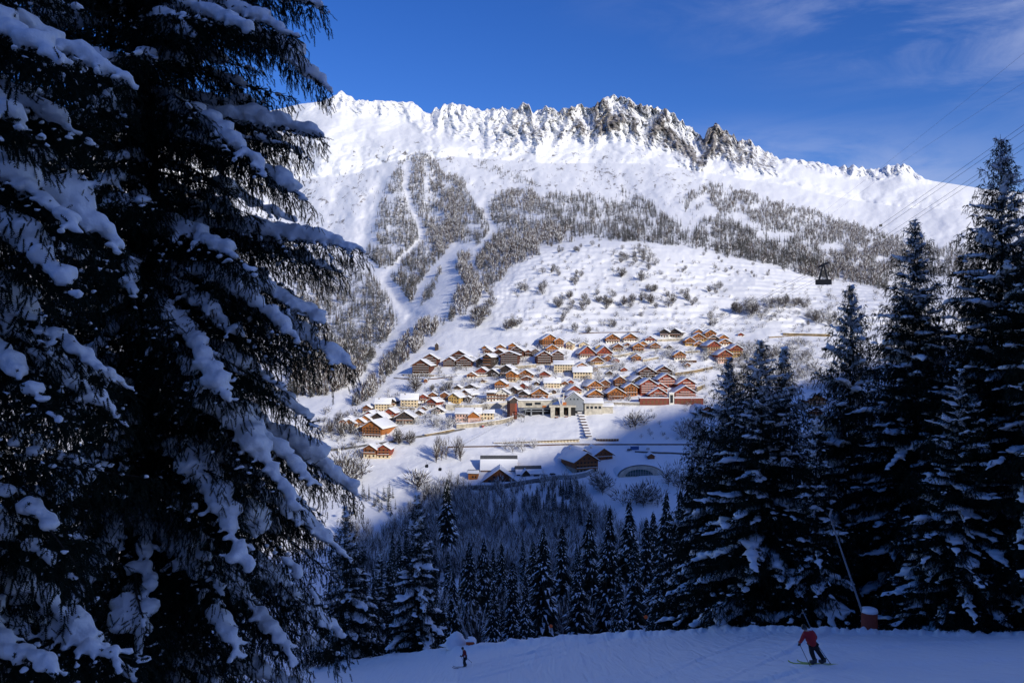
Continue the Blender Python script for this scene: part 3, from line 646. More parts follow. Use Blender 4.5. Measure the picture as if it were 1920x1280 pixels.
# -- the leafless wood of the gorge: one mass
def scatter_mass(name, protos, P, Hs, mats, wid=1.0, seed=1, jitter=.25):
    r = np.random.default_rng(seed); Vs, Ts, Ms = [], [], []; off = 0
    for k, g in enumerate(protos):
        sel = np.arange(len(P)) % len(protos) == k
        if not sel.any(): continue
        p, h = P[sel], Hs[sel]; a = r.uniform(0, 6.28, len(p)); w = h*wid*r.uniform(1-jitter, 1+jitter, len(p)); c, s = np.cos(a), np.sin(a)
        V = g[0]; X = (V[None, :, 0]*c[:, None] - V[None, :, 1]*s[:, None])*w[:, None]; Y = (V[None, :, 0]*s[:, None] + V[None, :, 1]*c[:, None])*w[:, None]; Z = V[None, :, 2]*h[:, None]
        VV = np.stack([X, Y, Z], -1) + p[:, None]; Vs.append(VV.reshape(-1, 3)); n = len(V)
        Ts.append((g[1][None] + (np.arange(len(p))*n)[:, None, None] + off).reshape(-1, 3)); Ms.append(np.tile(g[2], len(p))); off += len(p)*n
    o = link(name, mesh_np(name, np.concatenate(Vs), [np.concatenate(Ts)], mats, [np.concatenate(Ms)])); return o
gp = []; gh = []
while len(gp) < 1150:
    px, py = r3.uniform(650, 1290), r3.uniform(905, 1120)
    lim = np.interp(px, [650,720,780,840,900,980,1000,1080,1120,1180,1290], [1000,1010,945,912,920,922,915,915,960,1005,1010])
    if py < lim or (985 < px < 1090 and 925 < py < 985 and r3.uniform() < .7): continue
    gp.append(ground([px], [py])[0]); gh.append(r3.uniform(8, 15))
for D in (125, 150, 190):
    for k in range(60):
        px = r3.uniform(640, 1320); g = ground_d(px, D*r3.uniform(.9, 1.1))[0]; gp.append(g); gh.append(r3.uniform(7, 13)*(.75 if D < 130 else 1))
TALg = [bare_tree(85+i, 1.0, .2, 150, .006, .42) for i in range(4)]
o = scatter_mass('bare_wood', TALg, np.array(gp), np.array(gh), [M_gtwig, M_snow_far], 1.15, 4)
tag(o, 'leafless frosted wood filling the shaded gorge between piste and meadow', 'bare wood', None, 'stuff')
# -- forest on the mountain
F1 = [(755,300),(800,288),(835,330),(870,335),(880,370),(905,400),(915,470),(900,510),(870,530),(850,500),(838,470),(815,545),(795,585),(775,580),(745,545),(720,520),(695,500),(680,470),(690,420),(710,385),(735,330)]
F2 = [(560,500),(600,515),(640,488),(690,512),(733,560),(745,600),(738,640),(700,685),(660,722),(615,742),(540,745)]
F3 = [(1000,462),(1012,478),(965,500),(935,530),(905,560),(870,590),(835,605),(792,652),(742,692),(690,752),(650,768),(688,722),(738,662),(782,618),(850,562),(892,500),(930,450)]
F4 = [(905,400),(930,365),(985,352),(1010,372),(1040,370),(1100,365),(1160,385),(1240,402),(1300,432),(1380,456),(1450,482),(1440,497),(1380,484),(1300,464),(1230,457),(1150,450),(1080,452),(1010,463),(950,482),(910,472)]
F5 = [(1270,375),(1330,345),(1400,365),(1480,388),(1560,410),(1650,440),(1760,460),(1840,482),(1840,525),(1760,520),(1680,505),(1660,545),(1560,525),(1500,502),(1440,470),(1400,437),(1350,415),(1330,380),(1290,405)]
F6 = [(1165,353),(1225,383),(1238,402),(1165,385)]; F7 = [(893,300),(960,322),(1012,345),(1010,352),(950,335),(890,310)]; F8 = [(1300,430),(1340,395),(1350,415),(1420,440),(1480,470),(1560,500),(1600,520),(1560,530),(1470,505),(1400,478)]
LARCH = [(785,322,28,30),(842,352,22,24),(980,375,35,22),(845,395,25,40),(1010,455,50,18),(960,490,40,25),(1380,368,70,18),(1480,400,80,18),(1590,440,60,20),(890,560,40,30),(800,640,50,40),(700,735,40,40),(830,440,25,35),(1640,470,60,25),(640,720,50,40),(1600,510,50,20),(870,520,30,30)]
PATCH = [(868,470,22,13),(850,492,12,10),(815,585,30,22),(700,455,8,14),(800,345,5,40),(735,430,10,6),(880,430,8,6),(765,408,6,5),(1380,410,22,9),(1330,400,20,12),(1460,445,25,9),(1560,465,25,8),(1410,425,12,6),(700,430,6,8)]
fr = np.random.default_rng(404); P_c, H_c, P_l, H_l = [], [], [], []
for poly, n, hh in ((F1, 5200, 13.5), (F2, 3600, 13), (F3, 3000, 11.5), (F4, 4800, 14), (F5, 5200, 13.5), (F6, 230, 14), (F7, 130, 12), (F8, 1700, 13)):
    a = np.array(poly); m = n*6; px = fr.uniform(a[:,0].min(), a[:,0].max(), m); py = fr.uniform(a[:,1].min(), a[:,1].max(), m)
    px2 = px + 4*fbm(px/12, py/12, 3, 3); py2 = py + 4*fbm(px/12, py/12, 3, 13)
    ok = inpoly(px2, py2, poly); dens = .76 + 1.05*fbm(px/30, py/20, 4, 45) + .5*fbm(px/9, py/7, 2, 46)
    for line, w_, a_ in CHUTES: ok &= polydist(px, py, line) > w_*.62
    for (cx_, cy_, rx_, ry_) in PATCH: ok &= ((px2-cx_)/rx_)**2 + ((py2-cy_)/ry_)**2 > 1
    ok &= fr.uniform(size=m) < dens; px, py = px[ok][:n], py[ok][:n]
    lw = np.zeros(len(px))
    for (cx_, cy_, rx_, ry_) in LARCH: lw = np.maximum(lw, np.exp(-(((px-cx_)/rx_)**2 + ((py-cy_)/ry_)**2)*.9))
    G = ground(px, py); h = hh*fr.uniform(.5, 1.35, len(px)); L_ = fr.uniform(size=len(px)) < lw*.75 + .06
    P_c.append(G[~L_]); H_c.append(h[~L_]); P_l.append(G[L_]); H_l.append(h[L_])
# thin scatter over the alp and the left flank
m = 1900; px = fr.uniform(500, 1500, m); py = fr.uniform(280, 430, m); rl = np.interp(px, TPX, ridge)
ok = (py > rl+75) & (fbm(px/40, py/25, 3, 8) > .12) & (fr.uniform(size=m) < sstep(0, 110, py-rl-60)+.1)
ok &= ~((px < 700) & (fr.uniform(size=m) < .25))
G = ground(px[ok], py[ok]); P_c.append(G); H_c.append(fr.uniform(3, 12, len(G)))
P_c = np.concatenate(P_c); H_c = np.concatenate(H_c); P_l = np.concatenate(P_l); H_l = np.concatenate(H_l)
o = np.argsort(P_c[:, 1]); P_c, H_c = P_c[o], H_c[o]
NI = 110                                  # the nearest ones are trees of their own
for k in range(NI):
    single('conifer', HSP[k % 3], P_c[k], H_c[k], 'small frosted conifer in the wood along the avalanche gully left of the village', 'conifer', 'conifers at the lower edge of the mountain forest')
CON = [frond_tree(60+i, 1.0, .13+.02*i, 8, 5, .72, 1) for i in range(5)]
ob = scatter_mass('conifer_forest', CON, P_c[NI:], H_c[NI:], [M_far, M_snow_far], 1.35, 5); tag(ob, 'snow-dusted conifer forest spread over the mountainside', 'forest', None, 'stuff')
LAR = [bare_tree(90+i, 1.0, .17, 60, .015, .30) for i in range(4)]
ob = scatter_mass('larch_forest', LAR, P_l, H_l, [M_larch, M_snow_far], 1.35, 6); tag(ob, 'leafless brown larch forest mixed into the mountain woods', 'larch forest', None, 'stuff')
# -- leafless trees and bushes round the village: (px, py, spread x, spread y, number, height, kind, where)
BUSH = [(1040,472,16,10,4,8,'b','at the top of the terraced slope'),(1100,467,25,9,6,9,'b','at the top of the terraced slope'),(1190,497,48,33,44,10,'b','in the brown thicket in the middle of the terraced slope'),(1035,512,20,9,6,9,'b','on the upper terraced slope'),(1085,525,22,14,7,9,'b','on the upper terraced slope'),
 (982,543,8,8,2,11,'b','at the left rim of the terraced slope'),(1018,548,10,9,3,11,'b','at the left rim of the terraced slope'),(1130,562,22,14,7,10,'b','in the middle of the terraced slope'),(1085,572,38,18,9,10,'b','in the middle of the terraced slope'),(1165,577,30,14,8,11,'b','in the middle of the terraced slope'),(1235,567,35,14,9,11,'b','in the middle of the terraced slope'),(1290,562,24,13,6,10,'b','on the right of the terraced slope'),(1340,547,14,7,4,10,'b','on the right of the terraced slope'),(1212,545,20,9,4,9,'b','in the middle of the terraced slope'),
 (897,612,9,28,7,15,'b','in the dark column above the residences'),(955,612,8,13,4,12,'b','above the residences'),(982,610,28,8,5,9,'b','above the residences'),(1050,585,20,22,7,10,'b','on the lower terraced slope'),(915,572,12,22,6,12,'b','at the left rim of the terraced slope'),(1078,623,5,3,1,13,'b','standing alone above the village'),(1108,624,7,3,2,8,'b','above the village'),(1145,612,9,5,2,10,'b','above the village'),(1335,606,12,8,3,9,'b','above the upper chalets'),
 (1405,587,34,6,10,12,'b','in the hedge on the right of the slope'),(1478,577,34,6,10,12,'b','in the hedge on the right of the slope'),(1535,602,32,12,14,10,'b','in the brown thicket right of the village'),(1310,500,60,18,7,6,'b','dotting the right of the terraced slope'),(1410,512,50,16,9,6,'b','dotting the right of the terraced slope'),(1340,475,40,10,5,6,'b','dotting the right of the terraced slope'),
 (780,735,6,3,2,15,'b','standing tall left of the village'),(830,735,24,6,7,7,'b','among the left houses'),(640,808,28,12,16,10,'b','by the bend of the road'),(840,800,30,10,14,8,'f','below the pink house'),(760,832,18,7,6,10,'b','beside the lower road'),(825,860,12,10,7,13,'b','above the lower meadow'),(861,858,9,9,5,13,'b','above the lower meadow'),(962,845,22,8,5,10,'f','below the long gallery'),(1003,838,8,4,2,11,'f','below the long gallery'),(880,722,20,8,7,6,'f','among the houses'),(1003,740,24,10,11,6,'f','among the houses'),
 (1112,708,24,10,9,7,'f','among the houses'),(1152,690,20,8,7,7,'f','among the houses'),(1252,668,28,8,8,7,'f','among the houses'),(1340,672,24,10,11,7,'f','under the yellow houses'),(1390,725,34,22,26,8,'f','in the thicket right of the red residences'),(1425,668,38,18,20,8,'f','in the thicket right of the yellow houses'),(1485,660,42,22,26,9,'f','in the thicket right of the yellow houses'),(1185,802,10,5,4,12,'b','on the half-shaded meadow'),(1203,797,8,4,3,10,'b','on the half-shaded meadow'),(1290,815,14,18,9,12,'b','in the shade right of the meadow'),
 (655,895,24,18,20,15,'b','in the tall thicket at the lower left'),(786,915,13,8,5,13,'b','at the lower rim of the meadow'),(1130,918,26,10,9,12,'b','below the glass arch'),(1205,945,42,18,15,12,'b','below the glass arch'),(846,928,16,8,8,9,'b','in the shade below the sports hall'),(1265,905,18,18,8,12,'b','right of the glass arch'),(1500,700,35,14,14,10,'b','in the shade right of the village')]
br_ = np.random.default_rng(505); kept = 0; PB, HB = [], []
for (cx_, cy_, rx_, ry_, n, h, kd, where) in BUSH:
    for k in range(n):
        if n == 1: px, py = cx_, cy_
        else:
            a = br_.uniform(0, 6.28); q = math.sqrt(br_.uniform()); px, py = cx_ + rx_*q*math.cos(a), cy_ + ry_*q*math.sin(a)
        g = ground([px], [py])[0]; hh = h*br_.uniform(.65, 1.25)
        if n > 4: n_extra = 1
        if kept < 290 and not (n > 12 and k % 2):
            me_ = (BAR if kd == 'b' else FRO)[k % (3 if kd == 'b' else 2)]
            if h >= 12 and kd == 'b' and cy_ > 780: me_ = TAL[k % 3]; hh *= 1.25
            single('bare_tree' if kd == 'b' else 'frosted_tree', me_, g, hh, ('bare grey-brown tree ' if kd == 'b' else 'bare tree white with frost ') + where, 'bare tree', 'bare trees ' + where); kept += 1
        else: PB.append(g); HB.append(hh)
m = 620; px = br_.uniform(960, 1620, m); py = br_.uniform(450, 625, m); okb = py > np.interp(px, [960,1000,1100,1200,1320,1450,1560,1650], [540,490,470,470,490,515,545,560])
G = ground(px[okb], py[okb]); PB += list(G); HB += list(br_.uniform(2.0, 6.5, len(G)))
for (xa, xb, ya, yb, n_, lo, hi) in ((1370, 1560, 640, 735, 420, 2.5, 7), (1540, 1700, 490, 620, 300, 2.5, 7), (1380, 1560, 585, 602, 60, 3, 8), (1000, 1330, 600, 630, 90, 2, 6), (1395, 1520, 565, 580, 60, 4, 9), (590, 690, 770, 860, 130, 2.5, 8), (1180, 1320, 770, 830, 40, 2, 5)):
    px = br_.uniform(xa, xb, n_); py = br_.uniform(ya, yb, n_); okb = fbm(px/22, py/12, 3, 66) > -.15
    G = ground(px[okb], py[okb]); PB += list(G); HB += list(br_.uniform(lo, hi, len(G)))
m = 1100; px = br_.uniform(690, 1420, m); py = br_.uniform(640, 800, m); okb = (py > np.interp(px, [690,760,860,960,1050,1200,1420], [765,710,675,650,640,635,620])) & (py < np.interp(px, [690,800,960,1000,1200,1320,1420], [815,815,800,755,755,765,740]))
G = ground(px[okb], py[okb]); PB += list(G); HB += list(br_.uniform(2.2, 7.0, len(G)))
ob = scatter_mass('scattered_shrubs', [bare_tree(95+i, 1.0, .58, 110, .017, .33) for i in range(3)], np.array(PB), np.array(HB), [M_btwig, M_snow_far], 1.0, 7); tag(ob, 'low leafless shrubs dotting the slopes around the village', 'shrubs', None, 'stuff')
# ---------------------------------------------------------------- the village
def wood_mat(name, c):
    m = mat(name, c, .75, spec=.2); nt = m.node_tree; N = nt.nodes; L = nt.links; b = N['Principled BSDF']
    t = N.new('ShaderNodeTexCoord'); w = N.new('ShaderNodeTexWave'); w.wave_type = 'BANDS'; w.bands_direction = 'Z'; w.inputs['Scale'].default_value = .9; w.inputs['Distortion'].default_value = .6; L.new(t.outputs['Object'], w.inputs['Vector'])
    n = N.new('ShaderNodeTexNoise'); n.inputs['Scale'].default_value = .9; n.inputs['Detail'].default_value = 6; L.new(t.outputs['Object'], n.inputs['Vector'])
    a = N.new('ShaderNodeMath'); a.operation = 'MULTIPLY_ADD'; L.new(w.outputs['Fac'], a.inputs[0]); a.inputs[1].default_value = .35; L.new(n.outputs[0], a.inputs[2])
    r = N.new('ShaderNodeValToRGB'); e = r.color_ramp.elements; e[0].position = .35; e[1].position = .95; e[0].color = (*[x*.6 for x in c], 1); e[1].color = (*[x*1.25 for x in c], 1)
    L.new(a.outputs[0], r.inputs[0]); L.new(r.outputs[0], b.inputs['Base Color']); return m
WM = {'o': wood_mat('orange_wood', (.40,.145,.04)), 'b': wood_mat('brown_wood', (.20,.075,.033)), 'r': wood_mat('dark_red_wood', (.125,.046,.028)), 'd': wood_mat('weathered_dark_wood', (.062,.045,.038)),
      'k': wood_mat('red_wood', (.28,.062,.036)), 'w': mat('white_render', (.74,.70,.62), .8, .1, .6), 'c': mat('cream_render', (.68,.55,.36), .8, .12, .5), 'p': mat('pink_render', (.68,.45,.36), .8, .1, .5),
      'y': mat('ochre_render', (.58,.38,.13), .8, .12, .5), 'g': mat('grey_stone', (.30,.27,.23), .85, .3, 1.2), 's': mat('pale_concrete', (.50,.46,.38), .85, .2, .4), 'z': mat('steel_grey', (.26,.28,.30), .5, .1, 1.0)}
M_glass = mat('dark_glass', (.025,.03,.035), .15, spec=.5); M_frame = mat('shutter_brown', (.16,.07,.035), .7); M_eave = mat('eave_wood', (.085,.042,.024), .8, .2, 2)
M_rail = mat('balcony_wood', (.25,.105,.045), .75, .2, 2); M_pinkrail = mat('pale_red_balcony', (.42,.20,.15), .75, .15, 2); M_slate = mat('slate', (.075,.078,.085), .6, .25, 1.5)
ME_WIN = MB().box(-.5, .5, -.06, .05, 0, 1).mesh('window', M_glass)
ME_PANE = MB().box(-.42, .42, -.09, -.055, .08, .92).mesh('pane', M_glass)
def wframe():
    return MB().box(-.62, -.5, -.08, .05, 0, 1).box(.5, .62, -.08, .05, 0, 1).box(-.62, .62, -.1, .05, -.1, 0).mesh('frame', M_frame)
ME_FRM = wframe(); ME_DOOR = MB().box(-.5, .5, -.07, .05, 0, 1).mesh('door', M_frame)
def window(parent, x, y, z, w, h, rz=0.0, frame=False):
    o = link('window', ME_WIN, parent, (x, y, z)); o.scale = (w, 1, h); o.rotation_euler = (0, 0, rz)
    if frame: link('frame', ME_FRM, o)
    return o
def gable_volume(root, w, d, hw, hr, split, c1, c2, ox=0, oy=0, found=6.0, over=.9, snow=.55, hip=0.0, roofmat=None, eave=False, bare=0.0, rnd=None):
    """walls + gable + roof (with its snow) of one gabled block; front gable towards -y (or the long side when eave)"""
    M = Matrix.Translation((ox, oy, 0)) @ (Matrix.Rotation(math.pi/2, 4, 'Z') if eave else Matrix.Identity(4))
    if eave: w, d = d, w
    def tr(mb):
        mb.v = [tuple(M @ Vector(v)) for v in mb.v]; return mb
    tr(MB().box(-w/2, w/2, -d/2, d/2, -found, split)).build('wall', WM[c1], root)
    up = MB(); ins = .04
    up.prism([(-w/2-ins, split), (w/2+ins, split), (w/2+ins, hw), (0, hw+hr), (-w/2-ins, hw)], -d/2-ins, d/2+ins)
    tr(up).build('upper_wall', WM[c2], root)
    k = hr/(w/2); ow = w/2+over; ze = hw - over*k; t = .28
    prof = lambda a, b, sx: [(0, hw+hr+a), (sx*ow, ze+a), (sx*ow, ze+b), (0, hw+hr+b)]
    rf = MB(); sn = MB(); y0, y1 = -d/2-over, d/2+over
    zt = hw+hr; cut = hip*hr
    for sx in (-1, 1):
        rf.prism(prof(.06, t, sx)[::-1] if sx > 0 else prof(.06, t, sx), y0, y1)
        n = 7
        # the snow lid: lumpy, a little back from the edges
        vs, fs = [], []
        rr = rnd or random
        for i in range(n+1):
            f = bare + (1-bare)*i/n; x = sx*(ow+.08)*f; z = zt + (ze-zt)*f
            for j, yy in enumerate((y0-.06, y0+.35, y0+d*.5, y1-.35, y1+.06)):
                e = (.55 if j in (0, 4) else 1.0)*(.6 if i == n else 1.0); th = snow*e*rr.uniform(.85, 1.15)
                vs.append((x + rr.uniform(-.05, .05), yy, z + t + .02 + th))
            for yy in (y0-.06, y1+.06): vs.append((x, yy, z+t+.01))
        for i in range(n):
            a = i*7; b = a+7
            for j in range(4): fs.append((a+j, a+j+1, b+j+1, b+j))
            fs.append((a+5, a, b, b+5)); fs.append((a+4, a+6, b+6, b+4))
        e = n*7; fs.append((e+5, e, e+1, e+2, e+3, e+4, e+6))
        sn.add(vs, fs)
    ro = tr(rf).build('roof', roofmat or M_eave, root); so = tr(sn).build('snow_cover', M_snow_far, ro, True)
    return ro
def balcony(root, x0, x1, y, z, dep=1.2, hb=1.0, snow=True, m=None):
    b = MB().box(x0, x1, y-dep, y+.02, z, z+.16).box(x0, x1, y-dep, y-dep+.08, z+.16, z+hb).box(x0, x0+.08, y-dep+.08, y, z+.16, z+hb).box(x1-.08, x1, y-dep+.08, y, z+.16, z+hb).build('balcony', m or M_rail, root)
    if snow: MB().box(x0-.03, x1+.03, y-dep-.12, y-dep+.16, z+hb+.003, z+hb+.21).build('snow_cap', M_snow_far, b)
CROP = {1: (760, 590, 6.0), 2: (1060, 590, 5.3333), 3: (480, 660, 4.74), 4: (840, 760, 4.174)}
hr_ = random.Random(9)
def house(crop, x0, x1, yb, ya, yaw, c1, c2, floors, label, kind='chalet', split=None, bal=1, deep=1.15, eave=False, slope=None, D=None, name='chalet', group=None, snowcap=False, extra=None, win=True, roofm=None):
    ox, oy, s = CROP[crop]; px0, px1, pyb, pya = ox+x0/s, ox+x1/s, oy+yb/s, oy+ya/s
    cx_ = (px0+px1)/2; g = ground([cx_], [pyb])[0]; Dp = D or g[1]; m = Dp/F
    wv = (px1-px0)*m*1.08; ht = (pyb-pya)*m*1.08; yw = R(yaw)
    X = (cx_-960)*m; Z = (640-pyb)*m
    w = wv/ (math.cos(yw) if not eave else 1)
    root = empty(name, (X, Dp + (w*deep*.5 if not eave else w*.35)*math.cos(yw)*.9, Z), yw - math.atan2(X, Dp)); tag(root, label, kind, group)
    fh = 2.75
    if eave:
        w_, d_ = w*.97, w*.62 if w < 22 else 11.0; sl = slope or .55; hr = min(d_/2*sl, ht*.45); hw = ht-hr
        split_ = hw if split is None else hw*split
        gable_volume(root, w_, d_, hw, hr, max(.3, split_-.05), c1, c2, snow=.5, eave=True, rnd=hr_, roofmat=roofm); yf = -d_/2-.06; wid, dep = w_, d_
    else:
        w_ = w*.90; d_ = max(8, w*deep*1.02); sl = slope or .62; hr = min(w_/2*sl, ht*.55); hw = max(ht-hr-.5, 1.6)
        split_ = hw*(.5 if split is None else split)
        gable_volume(root, w_, d_, hw, hr, max(.25, split_), c1, c2, rnd=hr_, over=min(1.6, w_*.11), roofmat=roofm); yf = -d_/2-.06; wid, dep = w_, d_
    fl = max(1, min(floors, int(round(hw/2.0)))); fh = hw/fl
    nc = max(2, min(8, int(wid/2.6))) if win else 0
    ww = min(1.25, wid/nc*.45) if nc else 1
    top_f = fl + (1 if (not eave and hr > 2.4) else 0)
    for f in range(top_f):
        z = f*fh + fh*.30; frac = 1.0 if f < fl else .45
        n = nc if f < fl else max(1, int(nc*.45))
        if f >= fl and z + 1.3 > hw + hr*.62: continue
        for i in range(n):
            x = (i+.5-n/2)/max(n, 1)*wid*.92*frac
            if f == 0 and i == n//2 and bal < 3: 
                dr = link('door', ME_DOOR, root, (x, yf, .1)); dr.scale = (1.1, 1, min(2.1, fh*.8)); continue
            window(root, x, yf, z, ww, min(1.35, fh*.48))
    if bal and win:
        for f in range(1, min(top_f, bal+1)):
            fr_ = 1.0 if f < fl else .5
            z = f*fh - .1
            if f >= fl and z + 1.0 > hw + hr*.45: continue
            balcony(root, -wid*.46*fr_, wid*.46*fr_, yf, z, 1.1, min(1.0, fh*.42), snowcap or f == 1, M_eave if c2 == 'r' else (M_pinkrail if c2 == 'k' and snowcap else None))
    # windows on the long sides
    if not eave and win and floors > 1 and abs(yaw) > 5:
        sx = -1 if yaw > 0 else 1
        for f in range(min(2, fl)):
            for i in range(2): window(root, sx*(wid/2+.06), (i-.5)*dep*.42, f*fh + fh*.3, 1.1, min(1.3, fh*.48), math.pi/2)
    if kind in ('chalet', 'house') and wid > 8:
        ro = [c for c in root.children if c.name.startswith('roof')][0]
        k = hr/(wid/2) if not eave else hr/(dep/2); q = hr_.choice((-1, 1))*.22
        cx2, cy2 = (q*wid, dep*.18) if not eave else (wid*.25*hr_.choice((-1, 1)), -dep*.12); zz = hw + hr - (abs(cx2) if not eave else abs(cy2))*k
        ch = MB().box(cx2-.45, cx2+.45, cy2-.4, cy2+.4, zz-.3, zz+1.7).build('chimney', WM['g'], ro)
        
    return root
H = house
RES = 'residences with balcony rows'
H(1, 95, 295, 665, 510, -16, 'g', 'r', 5, 'broad dark red-brown residence, the lower of the pair at the far left end', 'residence', .12, 6, .9, name='residence', group=RES, snowcap=True)
H(1, 205, 370, 590, 445, -12, 'g', 'r', 5, 'dark red-brown residence, the upper of the pair at the far left end', 'residence', .12, 6, .9, name='residence', group=RES, snowcap=True)
H(1, 535, 735, 505, 405, -18, 'g', 'r', 3, 'rear residence of the trio of dark gabled blocks left of the centre', 'residence', .1, 4, .9, name='residence', group=RES, snowcap=True)
H(1, 430, 575, 585, 480, -10, 'g', 'r', 4, 'front left residence of the trio of dark gabled blocks', 'residence', .1, 5, .8, name='residence', group=RES, snowcap=True)
H(1, 577, 760, 585, 465, -10, 'g', 'r', 4, 'front right residence of the trio of dark gabled blocks', 'residence', .1, 5, .8, name='residence', group=RES, snowcap=True)
H(1, 880, 950, 410, 350, -25, 'w', 'o', 2, 'small orange chalet at the left end of the row above the dark residences')
H(1, 912, 1010, 440, 375, -30, 'w', 'o', 2, 'orange chalet just below the leftmost one above the dark residences')
H(1, 1030, 1130, 400, 335, -10, 'w', 'o', 2, 'orange gabled chalet second in the row above the dark residences')
H(1, 1170, 1265, 395, 320, -10, 'o', 'o', 2, 'orange gabled chalet third in the row above the dark residences')
H(1, 1005, 1140, 475, 390, -14, 'b', 'r', 2, 'dark gable between the orange chalets and the broad blunt-roofed residence', 'residence', .2, 3, name='residence', group=RES)
H(1, 1210, 1345, 475, 360, -14, 'g', 'r', 4, 'tallest gable of the dark residences behind the blunt-roofed block', 'residence', .15, 5, name='residence', group=RES, snowcap=True)
H(1, 1080, 1285, 570, 420, -8, 'g', 'r', 5, 'broad residence with low blunt roof and five rows of balconies', 'residence', .15, 6, .8, slope=.36, name='residence', group=RES, snowcap=True)
H(1, 1345, 1420, 470, 395, 0, 'g', 'r', 3, 'narrow dark gable in the middle of the joined residences', 'residence', .15, 3, name='residence', group=RES, snowcap=True)
H(1, 1420, 1510, 470, 385, 0, 'g', 'r', 3, 'second narrow dark gable of the joined residences, right of the first', 'residence', .15, 3, name='residence', group=RES, snowcap=True)
H(1, 1580, 1710, 432, 340, 8, 'w', 'o', 3, 'orange and white chalet just above the right pair of dark residences')
H(1, 1470, 1632, 560, 415, 10, 'g', 'r', 5, 'left block of the right pair of dark gabled residences', 'residence', .1, 6, .8, name='residence', group=RES, snowcap=True)
H(1, 1636, 1775, 545, 410, 10, 'g', 'r', 5, 'right block of the right pair of dark gabled residences', 'residence', .1, 6, .8, name='residence', group=RES, snowcap=True)
H(1, 1525, 1695, 378, 228, 12, 'w', 'o', 4, 'large orange gabled chalet with white floors, highest in the middle of the village', 'chalet', .35, 3)
H(1, 1668, 1770, 382, 265, 12, 'w', 'o', 3, 'smaller orange chalet joined to the right of the highest large one', 'chalet', .3, 3)
H(1, 1822, 1900, 390, 300, -14, 'c', 'c', 2, 'small cream house with dark roof right of the highest large chalet', 'house', name='house')
H(1, 820, 910, 582, 490, -25, 'd', 'd', 2, 'low dark barn beside the black timber house', 'barn', bal=0, name='barn')
H(1, 915, 1005, 600, 450, -28, 'd', 'd', 4, 'tall black timber house with wide white roof left of the blunt-roofed residence', 'house', .3, 4, 1.7, name='house')
H(1, 805, 945, 685, 595, -12, 'w', 'k', 2, 'white house with red-brown gable left of the dark barns in the middle')
H(1, 705, 815, 712, 645, -14, 'w', 'o', 2, 'low orange chalet at the left end of the middle row')
H(1, 945, 1085, 690, 610, -22, 'd', 'd', 2, 'dark weathered barn in the middle row below the black timber house', 'barn', bal=0, name='barn')
H(1, 1095, 1225, 690, 570, -18, 'c', 'd', 3, 'dark gabled house standing behind the cream house with orange gable', 'house', name='house')
H(1, 1150, 1270, 752, 630, -14, 'c', 'o', 3, 'cream house with tall orange gable in the middle row', 'house', .55, name='house')
H(1, 1287, 1450, 718, 620, -8, 'c', 'o', 3, 'ochre wooden chalet with broad gable right of the cream house', 'chalet', .25, 2)
H(1, 1520, 1635, 722, 635, -8, 'w', 'k', 2, 'white house with red-brown gable below the cream hotel', 'house', .55, name='house')
H(1, 1682, 1890, 648, 530, 0, 'c', 'c', 3, 'wide cream hotel with three rows of shutters', 'hotel', bal=0, eave=True, name='hotel')
H(1, 1566, 1738, 822, 722, 3, 'c', 'c', 2, 'cream house with bright snowy roof in two panels and brown shutters', 'house', bal=0, eave=True, slope=.9, name='house')
H(1, 1020, 1150, 852, 735, -12, 'w', 'o', 2, 'white house with vivid orange gable above the timber-framed house', 'house', .5, name='house')
H(1, 705, 830, 832, 780, -25, 'd', 'd', 1, 'low dark barn above the brown house with a steep roof', 'barn', bal=0, name='barn')
H(1, 650, 790, 930, 845, -30, 'd', 'b', 2, 'brown house with roof turned to the right above the long concrete wall')
H(1, 915, 1018, 975, 862, 0, 'w', 'd', 3, 'white house with black timber top left of the timber-framed house', 'house', .7, 2, eave=True, name='house')
H(1, 1022, 1180, 967, 840, -6, 'w', 'w', 3, 'white gabled house with dark timber framing on its front', 'house', .6, 2, name='house')
H(1, 1300, 1405, 948, 855, -20, 'g', 'd', 2, 'dark wooden house left of the big restaurant chalet')
H(1, 1420, 1610, 938, 830, 0, 'o', 'o', 2, 'broad orange restaurant chalet above the cable car station', 'chalet', .3, 2)
H(1, 1205, 1290, 882, 810, -28, 'd', 'd', 1, 'small dark barn with slanting snowy roof above the timber-framed house', 'barn', bal=0, name='barn')
H(1, 1312, 1392, 850, 770, -25, 'b', 'k', 1, 'small red-brown shed among frosted trees below the ochre chalet', 'shed', bal=0, name='shed')
H(1, 1315, 1430, 735, 698, -5, 'b', 'r', 1, 'flat dark red shed in front of the ochre chalet', 'shed', bal=0, name='shed')
H(1, 520, 645, 990, 885, -28, 'y', 'y', 2, 'plain ochre house at the left end of the long concrete wall', 'house', bal=0, name='house')
H(1, 247, 352, 965, 872, 0, 'c', 'b', 3, 'left half of the twin brown houses with large hipped roofs', 'house', .2, 3, name='house')
H(1, 385, 482, 965, 872, 0, 'c', 'b', 3, 'right half of the twin brown houses with large hipped roofs', 'house', .2, 3, name='house')
H(1, 165, 245, 992, 895, -12, 'w', 'k', 2, 'narrow white house with red-brown gable left of the twin brown houses', 'house', .55, name='house')
H(1, 280, 385, 1042, 940, -32, 'w', 'k', 2, 'white and red-brown house with big roof turned right, below the twin brown houses', 'house', .45, name='house')
H(1, 300, 440, 1108, 1035, -10, 'w', 'd', 2, 'white house with low dark gable above the frosted orchard', 'house', .6, name='house')
rp_ = H(1, 572, 842, 1205, 1072, -4, 'p', 'p', 2, 'long pink house with brown wooden gable above the stone wall', 'house', bal=0, eave=True, name='house')
gable_volume(rp_, 9, 9, 5.2, 3.2, 3.4, 'p', 'o', ox=4.5, oy=-3.4, rnd=hr_)
